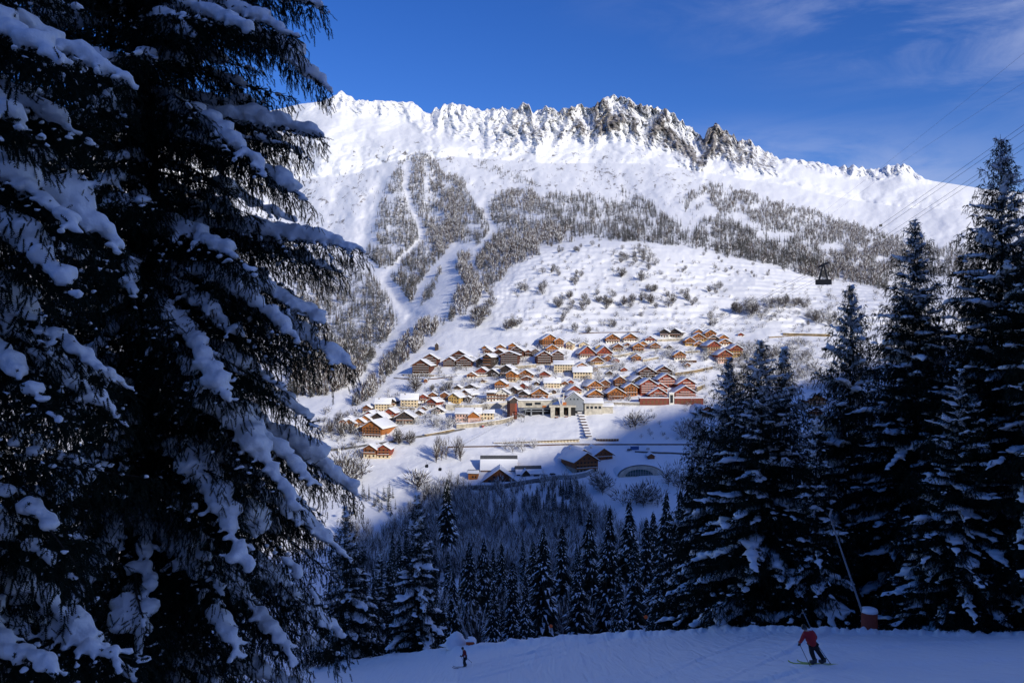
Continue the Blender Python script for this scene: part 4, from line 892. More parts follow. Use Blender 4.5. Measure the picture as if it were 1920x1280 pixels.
H(1, 845, 990, 1180, 1085, -2, 'c', 'c', 2, 'lower cream house joined to the right of the pink house', 'house', bal=0, eave=True, name='house')
H(1, 330, 372, 397, 318, 0, 'd', 'd', 1, 'tiny dark chapel-like hut with steep roof above the left residences', 'hut', bal=0, slope=1.2, name='hut', win=False)
H(1, 205, 247, 752, 725, 0, 'b', 'b', 1, 'tiny brown shed alone on the snow below the left residences', 'shed', bal=0, name='shed', win=False)
H(1, 680, 738, 978, 915, -10, 'd', 'd', 1, 'little dark cabin in front of the brown house with roof turned right', 'cabin', bal=0, name='cabin')
H(2, 402, 540, 287, 195, 8, 'w', 'o', 2, 'orange and white chalet, left one of the two highest on the snowfield', 'chalet', .45, 2)
H(2, 582, 722, 267, 190, 8, 'w', 'o', 2, 'orange and white chalet, right one of the two highest on the snowfield', 'chalet', .45, 2)
H(2, 805, 900, 277, 215, 5, 'w', 'k', 1, 'white house with dark red hipped gable right of the two highest chalets', 'house', .6, name='house')
H(2, 970, 1060, 227, 145, -14, 'w', 'd', 2, 'white house with dark gable on the upper right terrace', 'house', .5, name='house')
H(2, 1072, 1185, 228, 140, -14, 'g', 'd', 2, 'grey and dark wooden house next to the terrace wall at the upper right', 'house', .4, name='house')
H(2, 732, 820, 325, 265, 8, 'o', 'o', 2, 'rear orange chalet of the cluster of three below the two highest')
H(2, 677, 785, 368, 285, 8, 'g', 'o', 2, 'front left orange chalet of the cluster of three below the two highest', 'chalet', .3, 2)
H(2, 852, 950, 342, 278, 8, 'g', 'o', 2, 'right orange chalet of the cluster of three below the two highest', 'chalet', .3, 2)
H(2, 472, 575, 362, 290, 10, 'c', 'b', 2, 'brown wooden chalet left of the cluster of three orange ones')
H(2, 306, 390, 362, 300, 0, 'y', 'y', 1, 'small ochre house behind the white double-gabled houses', 'house', bal=0, name='house')
H(2, 130, 290, 432, 318, 10, 'w', 'k', 2, 'white house with dark red steep gable, left of the two alike', 'house', .4, 1, slope=.85, name='house')
H(2, 310, 460, 428, 318, 10, 'w', 'k', 2, 'white house with dark red steep gable, right of the two alike', 'house', .4, 1, slope=.85, name='house')
H(2, 142, 235, 322, 270, 0, 'c', 'c', 1, 'pale cream house with low roof high up behind the white steep-gabled house', 'house', bal=0, name='house')
H(2, 232, 362, 492, 420, 18, 'y', 'b', 2, 'ochre and brown house with grey roof below the steep-gabled pair', 'house', name='house')
H(2, 667, 760, 458, 395, 6, 'b', 'o', 1, 'bright orange hut below the cluster of three chalets')
H(2, 1085, 1200, 455, 365, 14, 'w', 'o', 2, 'orange chalet with white base standing alone below the yellow quarter', 'chalet', .45, 2)
YQ = 'chalets of the yellow quarter at the upper right'
H(2, 1282, 1388, 212, 148, 12, 'y', 'o', 2, 'rearmost left chalet of the yellow-orange quarter', group=YQ)
H(2, 1402, 1508, 268, 155, 12, 'y', 'o', 3, 'tallest orange chalet at the back of the yellow-orange quarter', bal=3, group=YQ)
H(2, 1272, 1390, 268, 188, 12, 'y', 'o', 3, 'orange chalet with three balconies in the middle of the yellow-orange quarter', bal=3, group=YQ)
H(2, 1196, 1290, 307, 228, 14, 'y', 'o', 3, 'tower-like orange chalet at the left end of the yellow-orange quarter', bal=3, group=YQ)
H(2, 1432, 1532, 272, 205, 12, 'd', 'd', 2, 'dark brown barn among the yellow-orange chalets', 'barn', bal=0, name='barn')
H(2, 1534, 1630, 262, 200, 14, 'y', 'o', 2, 'orange chalet at the right end of the yellow-orange quarter', group=YQ)
H(2, 1286, 1395, 318, 262, 12, 'y', 'o', 1, 'low orange chalet in front of the tower-like one', group=YQ)
H(2, 1526, 1665, 307, 245, 14, 'w', 'o', 2, 'white-fronted chalet with low gable below the right end of the yellow quarter', split=.6, group=YQ)
H(2, 1410, 1540, 398, 268, 20, 'c', 'k', 4, 'tall cream apartment house with red gable and small balconies', 'apartment house', .8, 3, 1.2, name='apartment_house')
H(2, 1645, 1765, 420, 305, 18, 'y', 'k', 3, 'ochre apartment house with dark red gables at the right end', 'apartment house', .75, 3, 1.3, name='apartment_house')
H(2, 1512, 1648, 477, 355, 22, 'p', 'k', 3, 'pink and dark red apartment house, lowest of the right end', 'apartment house', .6, 3, 1.2, name='apartment_house')
H(2, 1737, 1795, 217, 180, 0, 'w', 'k', 1, 'little white hut with red gable, farthest right on the slope', 'hut', bal=0, name='hut')
H(2, 742, 900, 630, 522, 6, 'g', 'r', 4, 'brown gabled residence with pale balconies, left of the two above the red blocks', 'residence', .3, 4, name='residence', group=RES, snowcap=True)
H(2, 916, 1075, 607, 515, 6, 'g', 'r', 4, 'brown gabled residence with pale balconies, right of the two above the red blocks', 'residence', .3, 4, name='residence', group=RES, snowcap=True)
H(2, 640, 770, 692, 615, 25, 'd', 'd', 2, 'dark house with steep roof turned left above the red blocks', 'house', name='house')
H(2, 492, 597, 732, 620, 8, 'b', 'b', 3, 'brown chalet with tall gable, rearmost of the lower orange group', bal=2)
H(2, 345, 440, 747, 652, 10, 'b', 'b', 3, 'brown chalet between the two tallest of the lower orange group', bal=2)
H(2, 192, 340, 757, 660, 22, 'c', 'o', 2, 'orange chalet with cream balcony and long white roof at the left of the lower group', bal=2)
H(2, 0, 143, 792, 708, 16, 'c', 'k', 2, 'red-orange chalet behind the grey station roof', bal=1)
H(2, 0, 120, 846, 765, 20, 'k', 'k', 1, 'low red chalet just in front of the one behind the station', bal=1)
H(2, 587, 715, 812, 690, 12, 'o', 'o', 3, 'tall orange chalet left of the red residences', bal=3)
H(2, 217, 380, 832, 750, 8, 'b', 'o', 2, 'broad orange-brown chalet with white roof above the station terrace', bal=2)
H(2, 417, 585, 842, 730, 10, 'b', 'o', 3, 'large orange-brown chalet with ochre annex, front of the lower group', bal=3)
H(2, 88, 262, 637, 532, 2, 'c', 'c', 2, 'long cream farmhouse with bright flat white roof', 'house', bal=0, eave=True, slope=.8, name='house')
H(2, 100, 220, 532, 480, 10, 'c', 'o', 1, 'cream and orange house behind the long farmhouse', 'house', name='house')
H(2, 378, 442, 462, 405, 25, 'b', 'b', 1, 'small brown shed at the upper end of the slanting row', 'shed', bal=0, name='shed')
H(2, 455, 530, 472, 430, 20, 'b', 'k', 1, 'small red shed in the middle of the slanting row', 'shed', bal=0, name='shed')
H(2, 552, 617, 565, 525, 10, 'b', 'k', 1, 'small red-brown shed at the lower end of the slanting row', 'shed', bal=0, name='shed')
RR = 'red residences on the red podium'
H(2, 922, 1085, 718, 595, 16, 'k', 'k', 5, 'rear left red residence with pale balcony rows', 'residence', .05, 6, .9, name='residence', group=RR, snowcap=True)
H(2, 1116, 1290, 760, 635, 16, 'k', 'k', 5, 'rear right red residence with pale balcony rows', 'residence', .05, 6, .9, name='residence', group=RR, snowcap=True)
H(2, 740, 905, 800, 648, 16, 'k', 'k', 6, 'leftmost tall red residence with pale balcony rows', 'residence', .05, 6, .9, name='residence', group=RR, snowcap=True)
H(2, 860, 1010, 775, 685, 16, 'k', 'k', 4, 'small red residence in the middle of the red group', 'residence', .05, 5, .9, name='residence', group=RR, snowcap=True)
H(2, 833, 1008, 838, 735, 14, 'k', 'k', 4, 'front left red residence standing on the podium', 'residence', .05, 5, .8, name='residence', group=RR, snowcap=True)
H(2, 1090, 1300, 838, 715, 12, 'k', 'k', 5, 'front right red residence, widest on the podium', 'residence', .05, 6, .8, name='residence', group=RR, snowcap=True)
H(2, 1285, 1480, 1010, 915, 25, 'g', 'b', 2, 'shaded brown chalet with snowy roof beside the dark spruces', bal=2)
H(3, 4905, 5060, 475, 375, 20, 'g', 'b', 2, 'upper shaded chalet seen between the spruces at the right', bal=1)
H(3, 4925, 5045, 570, 495, 10, 'g', 'b', 1, 'lower shaded chalet seen between the spruces at the right', bal=1)
H(3, 962, 1035, 540, 470, -25, 'w', 'b', 2, 'brown and white house at the left edge of the lower left group', 'house', name='house')
H(3, 1058, 1188, 530, 425, -8, 'c', 'c', 3, 'tall cream house with snowy roof in the lower left group', 'house', bal=0, eave=True, slope=.9, name='house')
H(3, 1192, 1255, 487, 415, -25, 'w', 'd', 2, 'narrow dark gabled house between the tall cream house and the one with dormers', 'house', name='house')
H(3, 1287, 1432, 500, 385, -6, 'c', 'c', 3, 'cream house with three small dormers on its snowy roof', 'house', bal=0, eave=True, slope=.9, name='house')
H(3, 1157, 1255, 602, 505, -25, 'c', 'k', 2, 'cream house with red-brown gable and roof turned to the right', 'house', .6, name='house')
H(3, 1246, 1405, 636, 530, -10, 'g', 'd', 2, 'broad grey and dark farmhouse at the right of the lower left group', 'farmhouse', .6, 1, name='farmhouse')
H(3, 1062, 1190, 632, 540, -28, 'd', 'd', 2, 'dark barn with long white roof turned right in the lower left group', 'barn', bal=0, deep=1.5, name='barn')
H(3, 972, 1080, 592, 525, -25, 'b', 'k', 2, 'red-brown house with white roof above the row houses', 'house', name='house')
ROW = 'row houses of the lower left'
H(3, 802, 885, 612, 570, -25, 'c', 'o', 1, 'rear left row house with white roof and orange gable', 'row house', name='row_house', group=ROW, deep=1.4)
H(3, 945, 1040, 642, 562, -25, 'c', 'o', 2, 'rear right row house with cream side wall', 'row house', .5, name='row_house', group=ROW, deep=1.4)
H(3, 752, 828, 672, 595, -25, 'c', 'o', 2, 'leftmost front row house with orange-brown gable', 'row house', name='row_house', group=ROW, deep=1.4)
H(3, 807, 900, 677, 598, -25, 'c', 'o', 2, 'middle front row house with wooden balcony', 'row house', name='row_house', group=ROW, deep=1.4)
H(3, 890, 985, 662, 588, -25, 'c', 'o', 2, 'right front row house stepping down to the orchard', 'row house', name='row_house', group=ROW, deep=1.4)
H(3, 985, 1165, 758, 612, -28, 'w', 'o', 4, 'bright yellow-orange chalet with rounded snowy roof and stacked balconies', 'chalet', .3, 4)
H(3, 972, 1085, 938, 825, -22, 'c', 'b', 2, 'left half of the lone brown chalets on the meadow below the road', 'chalet', .4, 2)
H(3, 1083, 1200, 942, 825, -14, 'c', 'k', 3, 'right half of the lone brown chalets on the meadow below the road', 'chalet', .3, 3)
H(3, 905, 975, 702, 665, -25, 'b', 'b', 1, 'small brown shed left of the bright yellow-orange chalet', 'shed', bal=0, name='shed')
H(3, 80, 200, 690, 628, -10, 'w', 'o', 1, 'white and orange house by the road, half hidden by the huge spruce', 'house', name='house')
H(3, 0, 62, 682, 620, -10, 'y', 'o', 1, 'ochre house farthest left by the road, almost hidden by the huge spruce', 'house', name='house')
H(4, 1103, 1252, 418, 335, 26, 'b', 'b', 2, 'rear right of the three brown chalets in the shade by the arch', 'chalet', .4, 1)
H(4, 935, 1095, 425, 342, 26, 'b', 'b', 2, 'rear left of the three brown chalets in the shade by the arch', 'chalet', .4, 1)
H(4, 945, 1128, 522, 375, 26, 'g', 'b', 3, 'front brown chalet with striped snowy roof in the shade by the arch', 'chalet', .4, 2)
for a_ in [(1, 1100, 1150, 905, 865, -20, 'd', 'd', 'small dark shed right behind the white house with vivid orange gable'), (1, 860, 910, 760, 728, -15, 'c', 'b', 'tiny cream and brown hut below the left end of the middle row'), (1, 1455, 1515, 790, 748, -10, 'g', 'd', 'small dark hut between the ochre chalet and the white house below the hotel'), (1, 1755, 1830, 800, 745, 5, 'w', 'b', 'small white and brown house right of the cream house with brown shutters'),
      (1, 1640, 1700, 880, 842, 0, 'd', 'd', 'dark hut with round snowy roof in front of the cream house with brown shutters'), (1, 1500, 1590, 975, 925, 0, 'b', 'r', 'low dark red hut directly above the station roof'), (1, 100, 160, 1030, 975, -15, 'g', 'd', 'low dark hut right of the house with dormers'), (1, 175, 245, 1075, 1030, -15, 'g', 'b', 'low brown hut above the white house with low dark gable'), (1, 560, 640, 840, 795, -20, 'g', 'd', 'small dark hay barn alone on the terrace above the plain ochre house'),
      (1, 455, 520, 1040, 990, -15, 'c', 'b', 'small cream hut at the left foot of the long concrete wall'), (1, 1000, 1060, 690, 650, -10, 'g', 'd', 'small dark porch house between the barn and the dark gabled house'), (2, 262, 320, 560, 520, 8, 'c', 'b', 'small cream hut right of the long farmhouse'), (2, 405, 470, 600, 560, 10, 'g', 'd', 'small dark hut in the frosted garden above the lower orange group'), (2, 590, 655, 318, 280, 8, 'w', 'b', 'small brown hut between the brown wooden chalet and the cluster of three'),
      (2, 1010, 1070, 345, 305, 8, 'g', 'd', 'small dark hut right of the cluster of three orange chalets'), (2, 505, 560, 640, 600, 10, 'g', 'b', 'small brown hut above the rearmost lower orange chalet'), (2, 20, 80, 690, 650, 10, 'g', 'k', 'small red hut left of the orange chalet with cream balcony'), (2, 1190, 1250, 520, 480, 12, 'g', 'b', 'small brown hut on the slope below the lone orange chalet'), (3, 1420, 1490, 560, 515, -15, 'g', 'd', 'small dark hut right of the cream house with dormers'),
      (3, 1205, 1260, 545, 500, -20, 'w', 'b', 'tiny white and brown house in the middle of the lower left group'), (3, 1100, 1160, 690, 655, -20, 'g', 'd', 'tiny dark hut below the barn with long white roof')]:
    H(*a_[:8], 1, a_[8], 'hut', bal=0, name='hut')
H(4, 1562, 1615, 414, 375, 10, 'b', 'b', 1, 'little hut on the shaded snow behind the glass arch', 'hut', bal=0, name='hut', win=False)
# ---------------------------------------------------------------- walls, roads, station, halls
def along(pts, step=5.0):
    out = []
    for (x0, y0), (x1, y1) in zip(pts[:-1], pts[1:]):
        n = max(1, int(math.hypot(x1-x0, y1-y0)/step))
        for i in range(n): out.append((x0+(x1-x0)*i/n, y0+(y1-y0)*i/n))
    return out + [pts[-1]]
def strip(name, pts, width, m, lift=.3, step=5.0, skirt=3.0):
    q = along(pts, step); G = ground([p[0] for p in q], [p[1] for p in q]); G[:, 2] = gsm(G[:, 2][None], 1.5, 1)[0] + lift
    T = np.gradient(G[:, :2], axis=0); T /= np.linalg.norm(T, axis=1, keepdims=True)+1e-9; Nn = np.stack([-T[:, 1], T[:, 0]], 1)*width/2
    mb = MB(); vs = []
    for g, n in zip(G, Nn):
        a = (g[0]+n[0], g[1]+n[1]); b = (g[0]-n[0], g[1]-n[1]); vs += [(*a, g[2]-skirt), (*a, g[2]), (*b, g[2]), (*b, g[2]-skirt)]
    fs = []
    for i in range(len(G)-1):
        for k in range(3): fs.append((i*4+k, i*4+k+1, i*4+k+5, i*4+k+4))
    mb.add(vs, fs); o = mb.build(name, m); tag(o, kind='structure'); return o
M_road = mat('road_asphalt', (.12,.115,.11), .8, .3, .2); M_earth = mat('earth_bank', (.23,.17,.10), .9, .4, .4)
M_track = mat('trodden_snow', (.60,.60,.60), .8, .15, .5)
strip('road', [(500,842),(545,840),(562,838),(575,830),(592,820)], 6, M_road)
strip('road', [(556,839),(580,842),(610,842),(640,841),(668,836),(700,832),(732,827),(760,821),(800,815)], 6, M_road)
strip('road', [(800,815),(835,811),(870,803)], 5, M_road)
strip('road', [(842,912),(880,910),(920,912),(965,905),(1010,897),(1045,892)], 11, M_road)
strip('road', [(1150,672),(1190,664),(1225,655),(1260,652)], 5, M_track)
strip('road', [(1280,698),(1320,692),(1360,684),(1420,690)], 5, M_track)
strip('path', [(760,703),(820,704),(870,700),(925,694)], 4, M_track)
strip('path', [(840,716),(890,712),(930,722),(980,726)], 4, M_track)
strip('road', [(1090,744),(1130,758),(1200,760)], 6, M_track)
strip('path', [(1190,846),(1240,848),(1290,850),(1320,845)], 4, M_road)
strip('path', [(1440,632),(1500,628),(1560,630)], 5, M_earth)
def wall(pts, h, m, label, th=.6, cap=True, cat='wall', name='retaining_wall', step=6.0, level=False):
    q = along(pts, step); G = ground([p[0] for p in q], [p[1] for p in q])
    top = gsm(G[:, 2][None], 1.2, 1)[0] + h
    if level: top[:] = top.mean()
    mb = MB(); cp = MB()
    def seg(mb, z0, z1, t0, t1, ex):
        vs, fs = [], []
        for i, g in enumerate(G):
            a, b = z0(i), z1(i); vs += [(g[0], g[1]-t0, a), (g[0], g[1]-t0, b), (g[0], g[1]+t1, b), (g[0], g[1]+t1, a)]
        for i in range(len(G)-1):
            for k in range(4): fs.append((i*4+k, i*4+(k+1) % 4, (i+1)*4+(k+1) % 4, (i+1)*4+k))
        fs += [(0,1,2,3), tuple(range(len(G)*4-1, len(G)*4-5, -1))]; mb.add(vs, fs)
    seg(mb, lambda i: G[i, 2]-3, lambda i: top[i], th, th, 0)
    o = mb.build(name, m); tag(o, label, cat)
    if cap:
        seg(cp, lambda i: top[i]+.01, lambda i: top[i]+.45, th+.08, th+2.2, 0); cp.build('snow_cap', M_snow_far, o)
    return o
MS, MC = WM['g'], WM['s']; M_wallstone = mat('wall_stone', (.40,.35,.27), .9, .35, .5)
wall([(836,768),(883,769),(951,764)], 4.6, MC, 'long pale concrete wall with a snowy top above the pink house')
wall([(856,803),(880,801),(910,798),(940,794),(956,790),(965,785)], 3.2, M_wallstone, 'curved stone wall below the pink house, ending at the ski slope')
wall([(928,692),(972,691),(1006,688)], 2.8, M_wallstone, 'stone wall under the broad blunt-roofed residence')
wall([(755,704),(790,705),(820,705)], 1.3, M_earth, 'low brown terrace edge under the far left residences')
wall([(1232,640),(1260,639),(1283,638)], 2.4, M_wallstone, 'grey terrace wall under the grey and dark house at the upper right')
wall([(1150,671),(1170,668),(1188,663)], 2.4, M_wallstone, 'slanting stone wall right of the white steep-gabled houses')
wall([(1277,680),(1306,679)], 2.2, M_eave, 'dark garage wall under the lone orange chalet with white base', name='garage_wall')
wall([(1133,759),(1160,760),(1199,761)], 2.8, MS, 'grey wall under the large orange-brown chalets')
wall([(1266,704),(1280,702),(1295,700),(1315,696),(1336,691)], 2.6, M_earth, 'bare brown earth bank right of the two brown residences', cat='earth bank', name='earth_bank')
wall([(1306,734),(1314,730),(1321,725)], 3.4, M_earth, 'short brown bank beside the rear right red residence', cat='earth bank', name='earth_bank')
wall([(498,814),(520,812),(554,806)], 4.2, M_wallstone, 'stone road wall at the far left, behind the boughs of the huge spruce')
wall([(796,818),(825,813),(852,807)], 1.6, M_earth, 'low brown road bank below the frosted orchard', cat='earth bank', name='earth_bank')
wall([(1468,628),(1510,629),(1556,630)], 2.2, M_earth, 'long brown bank high on the slope right of the village', cat='earth bank', name='earth_bank')
wall([(1045,898),(1060,899),(1080,897),(1100,893),(1112,885)], 3.0, WM['z'], 'curved grey ramp wall in front of the shaded chalets', cat='wall', name='ramp_wall')
wall([(872,916),(900,914),(930,915)], 2.0, MS, 'grey wall along the road below the sports hall')
wall([(968,776),(976,780),(984,783)], 1.6, M_wallstone, 'short stone wall under the red station tower')
wall([(700,786),(730,784),(762,781)], 1.2, M_wallstone, 'low stone wall between the lower left houses')
wall([(880,708),(905,706),(930,704)], 1.4, M_wallstone, 'low stone wall left of the middle row of houses')
wall([(990,742),(1010,741),(1035,739)], 1.5, M_wallstone, 'stone garden wall below the cream house with brown shutters')
wall([(1120,690),(1140,688),(1150,686)], 1.6, M_wallstone, 'stone garden wall right of the long cream farmhouse')
def pbox(mb, x0, x1, y0, y1, D, dep, oy=0.0):
    """a box whose front lies at depth D+oy, spanning the given photo columns and rows there"""
    d = D+oy; mb.box((x0-960)/F*d, (x1-960)/F*d, d, d+dep, (640-y1)/F*d, (640-y0)/F*d); return mb
# long gallery above the lower meadow
Dg = ground([1000], [831])[0, 1]
gal = empty('avalanche_gallery', ((1005-960)/F*Dg, Dg, (640-832)/F*Dg)); tag(gal, 'long pale gallery with posts running across the meadow below the stairway', 'gallery'); inv = Matrix.Translation(-gal.location)
def loc(mb, root):
    o = root.location; mb.v = [(v[0]-o.x, v[1]-o.y, v[2]-o.z) for v in mb.v]; return mb
def run(mb, xa, ya, xb, yb, h0, h1, dep, D, oy=0):
    d = D+oy; P = lambda x, y: ((x-960)/F*d, (640-y)/F*d); (X0, Z0), (X1, Z1) = P(xa, ya), P(xb, yb)
    vs = [(X0,d,Z0+h0),(X1,d,Z1+h0),(X1,d,Z1+h1),(X0,d,Z0+h1),(X0,d+dep,Z0+h0),(X1,d+dep,Z1+h0),(X1,d+dep,Z1+h1),(X0,d+dep,Z0+h1)]
    mb.add(vs, [(0,1,2,3),(5,4,7,6),(4,0,3,7),(1,5,6,2),(3,2,6,7),(4,5,1,0)]); return mb
mb = run(MB(), 927, 834.5, 1086, 827.5, -1.5, 1.6, .3, Dg, 2.0); loc(mb, gal).build('back_wall', WM['c'], gal)
mb = run(MB(), 925, 834.5, 1087, 827.5, 1.65, 1.95, 3.0, Dg); loc(mb, gal).build('roof', M_eave, gal)
mb = run(MB(), 925, 834.5, 1087, 827.5, 1.97, 2.4, 3.0, Dg, .05); loc(mb, gal).build('snow_cover', M_snow_far, gal.children[-1])
for k in range(27):
    x = 927+k*6.1; y = 834.5-(x-925)/162*7; run(mb2 := MB(), x, y, x+.7, y, -1.2, 1.63, .3, Dg, .1); loc(mb2, gal).build('post', WM['w'], gal)
wall([(840,839),(880,838),(930,837.5),(1000,836),(1060,834),(1150,834),(1300,834)], .9, M_eave, 'thin dark fence line crossing the meadow below the long gallery', th=.12, cap=False, cat='fence', name='fence')
Dl = ground([1140], [827])[0, 1]; lb = empty('roadside_shed', ((1140-960)/F*Dl, Dl, (640-827)/F*Dl)); tag(lb, 'low dark open shed right of the foot of the stairway', 'shed')
loc(pbox(MB(), 1118, 1160, 822.5, 828, Dl, 4), lb).build('wall', M_eave, lb); loc(pbox(MB(), 1117, 1161, 821, 822.4, Dl, 5, -.6), lb).build('snow_cover', M_snow_far, lb)
for k in range(8): loc(pbox(MB(), 1119+k*5.2, 1119.8+k*5.2, 822.6, 828, Dl, .3, -.4), lb).build('post', WM['z'], lb)
# covered stairway down from the station
Ds = ground([1100], [826])[0, 1]
stw = empty('covered_stairway', ((1100-960)/F*Ds, Ds, (640-826)/F*Ds)); tag(stw, 'covered escalator stairway stepping down the snow slope from the station', 'stairway')
NS = 13
for k in range(NS):
    f = k/(NS-1); x = 1081 + 23*f; y = 754 + 64*f; D = 700 + (Ds-700)*f
    mb = MB(); pbox(mb, x-5.5, x+5.5, y-1.4, y+.4, D, 4.5); loc(mb, stw).build('roof_step', M_eave, stw)
    mb = MB(); pbox(mb, x-5.7, x+5.7, y-3.6, y-1.5, D, 4.6, -.1); loc(mb, stw).build('snow_cap', M_snow_far, stw.children[-1])
    if k < NS-1:
        mb = MB(); pbox(mb, x-4.6, x+4.6, y+.5, y+3.6, D, 3.6, .4); loc(mb, stw).build('panel', WM['z'], stw)
tr = MB()
def w3(x, y, D): return Vector(((x-960)/F*D, D, (640-y)/F*D))
for dx in (-8, -2):
    tr.tube([w3(1079+dx, 764, 698), w3(1103+dx*.6, 829, Ds-1)], .8, 4)
for k in range(14):
    f = k/13; D = 698+(Ds-1-698)*f; x = 1079+24*f; y = 764+65*f; a = w3(x-8+3.2*f, y, D); b = w3(x-2+.8*f, y+2, D); tr.tube([a, b], .5, 4)
    tr.tube([a, w3(x-2+.8*f, y+6, D)], .4, 4)
loc(tr, stw).build('truss', M_eave, stw)
# cable car station
Dt = ground([1040], [787])[0, 1] + 4
st = empty('cable_car_station', ((1040-960)/F*Dt, Dt, (640-786)/F*Dt)); tag(st, 'concrete cable car station with dark docking bays at the foot of the village', 'station')
P = lambda nm, m, x0, x1, y0, y1, dep, oy=0.0, par=None: loc(pbox(MB(), x0, x1, y0, y1, Dt, dep, oy), st).build(nm, m, par or st)
M_cab = mat('cabin_orange', (.48,.16,.05), .5, .15, 1); M_dark = mat('shade_and_tyre_black', (.02,.02,.022), .9)  # near-black: painted shade for station bays and lower hall; also tyres, marker poles
P('hall', MC, 971, 1034, 751, 764, 14, 8); P('snow_cover', M_snow_far, 970, 1034, 748.5, 750.9, 16, 7)
P('window_band', M_glass, 986, 998, 755, 760, .3, 7.6); P('window_band', M_glass, 1003, 1014, 754, 758, .3, 7.6); P('sign_panel', M_cab, 1017, 1024, 760, 763.5, .3, 7.6)
P('lower_hall', M_dark, 982, 1034, 764.2, 792, 10, 9); P('beam', WM['z'], 982, 1034, 765, 767, .8, 6); P('beam', WM['z'], 984, 1028, 770, 771.2, .8, 6)  # solid block coloured near-black for the shade under the upper hall
for x in (995, 1017): P('post', WM['z'], x, x+2.4, 767.2, 792, 1.2, 6)
P('deck', MC, 1030, 1080, 760, 763.5, 10, 0)
for x0, x1 in ((1032.5, 1040.5), (1050, 1057), (1066, 1070.5)): P('pillar', MC, x0, x1, 763.6, 796, 6, .2)
P('bay', M_dark, 1040.6, 1049.9, 763.6, 794, 3, 5); P('bay', M_dark, 1057.1, 1065.9, 763.6, 794, 3, 5); P('bay', M_dark, 1070.6, 1079, 763.6, 790, 3, 3)  # dark boxes between the pillars paint the shade of the open bays
P('kiosk', M_cab, 1055, 1062, 754, 759.9, 3, 4)
vm = MB()
for a, b in (((1047, 745), (1051.5, 762)), ((1057, 742), (1052.5, 762)), ((1044, 746), (1058, 745)), ((1036, 739), (1059, 737))): vm.tube([w3(*a, Dt+2), w3(*b, Dt+2)], .42, 6)
vm.tube([w3(1057, 737, Dt+2), w3(1057, 746, Dt+2)], .35, 6)
loc(vm, st).build('mast', WM['w'], st)
ac = MB(); prev = None
for k in range(9):
    t = k/8; p = w3(1026+20*t, 762-13*math.sin(t*math.pi*.5), Dt+9)
    if prev: ac.tube([prev, p], 1.5, 6)
    prev = p
loc(ac, st).build('curved_duct', WM['z'], st)
gb = empty('grey_annex', ((1079-960)/F*Dt, Dt+12, (640-762)/F*Dt), -.1); tag(gb, 'light grey gabled hall between the station and the white-roofed terrace', 'hall')
gable_volume(gb, 15.5, 14, 5.2, 6.0, 5.0, 'z', 'z', found=4, over=.5, rnd=hr_)
for i in range(3): window(gb, -3+i*3, -7.1, 5.2, 1.1, 1.2)
wr = empty('terrace_building', ((1114-960)/F*Dt, Dt+10, (640-772)/F*Dt), 0); tag(wr, 'low building with broad white roof right of the grey gabled hall', 'building')
gable_volume(wr, 15, 12, 7.2, 3.0, 7.1, 's', 's', eave=True, found=5, rnd=hr_)
for i in range(4): window(wr, -5+i*3.4, -6.1, 2.4, 2.2, 2.0)
gable_volume(wr, 9, 8, 4.0, 2.0, 3.9, 's', 's', ox=12, oy=0, eave=True, found=5, rnd=hr_)
rt = empty('station_tower', ((960-960)/F*Dt, Dt+3, (640-772)/F*Dt), .35); tag(rt, 'dark red square tower with flat snowy roof left of the station', 'tower')
gable_volume(rt, 6.2, 7.4, 10, 2.2, 7.2, 'r', 'd', found=6, over=1.2, rnd=hr_); MB().box(1.2, 3.14, -3.76, -3.71, -2, 7.1).build('red_panel', WM['k'], rt)
for i in range(2): window(rt, -1.6+i*3.2, -3.8, 8, 1.1, 1.2)
for i, (x, y) in enumerate(((1044, 783), (1061.5, 782))):
    c = empty('cable_car_cabin', tuple(w3(x, y+5.5, Dt-1))); tag(c, ('orange-brown cabin docked in the left bay of the station', 'orange-brown cabin docked in the right bay of the station')[i], 'cable car cabin', 'docked cabins')
    MB().box(-1.5, 1.5, 0, 2.6, 0, 1.5).box(-1.4, 1.4, .05, 2.55, 2.7, 3.0).build('body', M_cab, c); MB().box(-1.42, 1.42, .05, 2.5, 1.5, 2.7).build('window', M_glass, c)
    MB().tube([(-.8, 1.3, 3), (0, 1.3, 8)], .12, 5).tube([(.8, 1.3, 3), (0, 1.3, 8)], .12, 5).build('hanger', M_eave, c)
def pylon(x, y, ytop, D, label, spread=2.6, m=None):
    b = w3(x, y, D); h = (y-ytop)/F*D; o = empty('lattice_pylon', tuple(b)); tag(o, label, 'pylon'); mb = MB()
    for sx in (-1, 1): mb.tube([(sx*.5, 0, -1), (sx*spread, 0, h)], .22, 5)
    for k in range(5):
        z = h*(k+.5)/5; s = .5+(spread-.5)*z/h; mb.tube([(-s, 0, z), (s, 0, z+h*.1)], .12, 4)
    mb.build('frame', m or WM['z'], o); MB().box(-spread-1.2, spread+1.2, -.4, .4, h, h+.5).build('crossbeam', m or WM['z'], o); return o
pylon(980, 793, 768, Dt-6, 'forked grey steel pylon on the snow left of the station')
Dp2 = ground([726], [955])[0, 1]; o = empty('lift_mast', tuple(w3(726, 955, Dp2))); tag(o, 'slim grey lift mast beside the small frosted spruces', 'mast')
MB().tube([(0,0,-1),(0,0,14)], [.35,.22], 7).build('pole', WM['z'], o); MB().box(-2.2, 2.2, -.15, .15, 13.6, 14).build('crossarm', WM['z'], o)
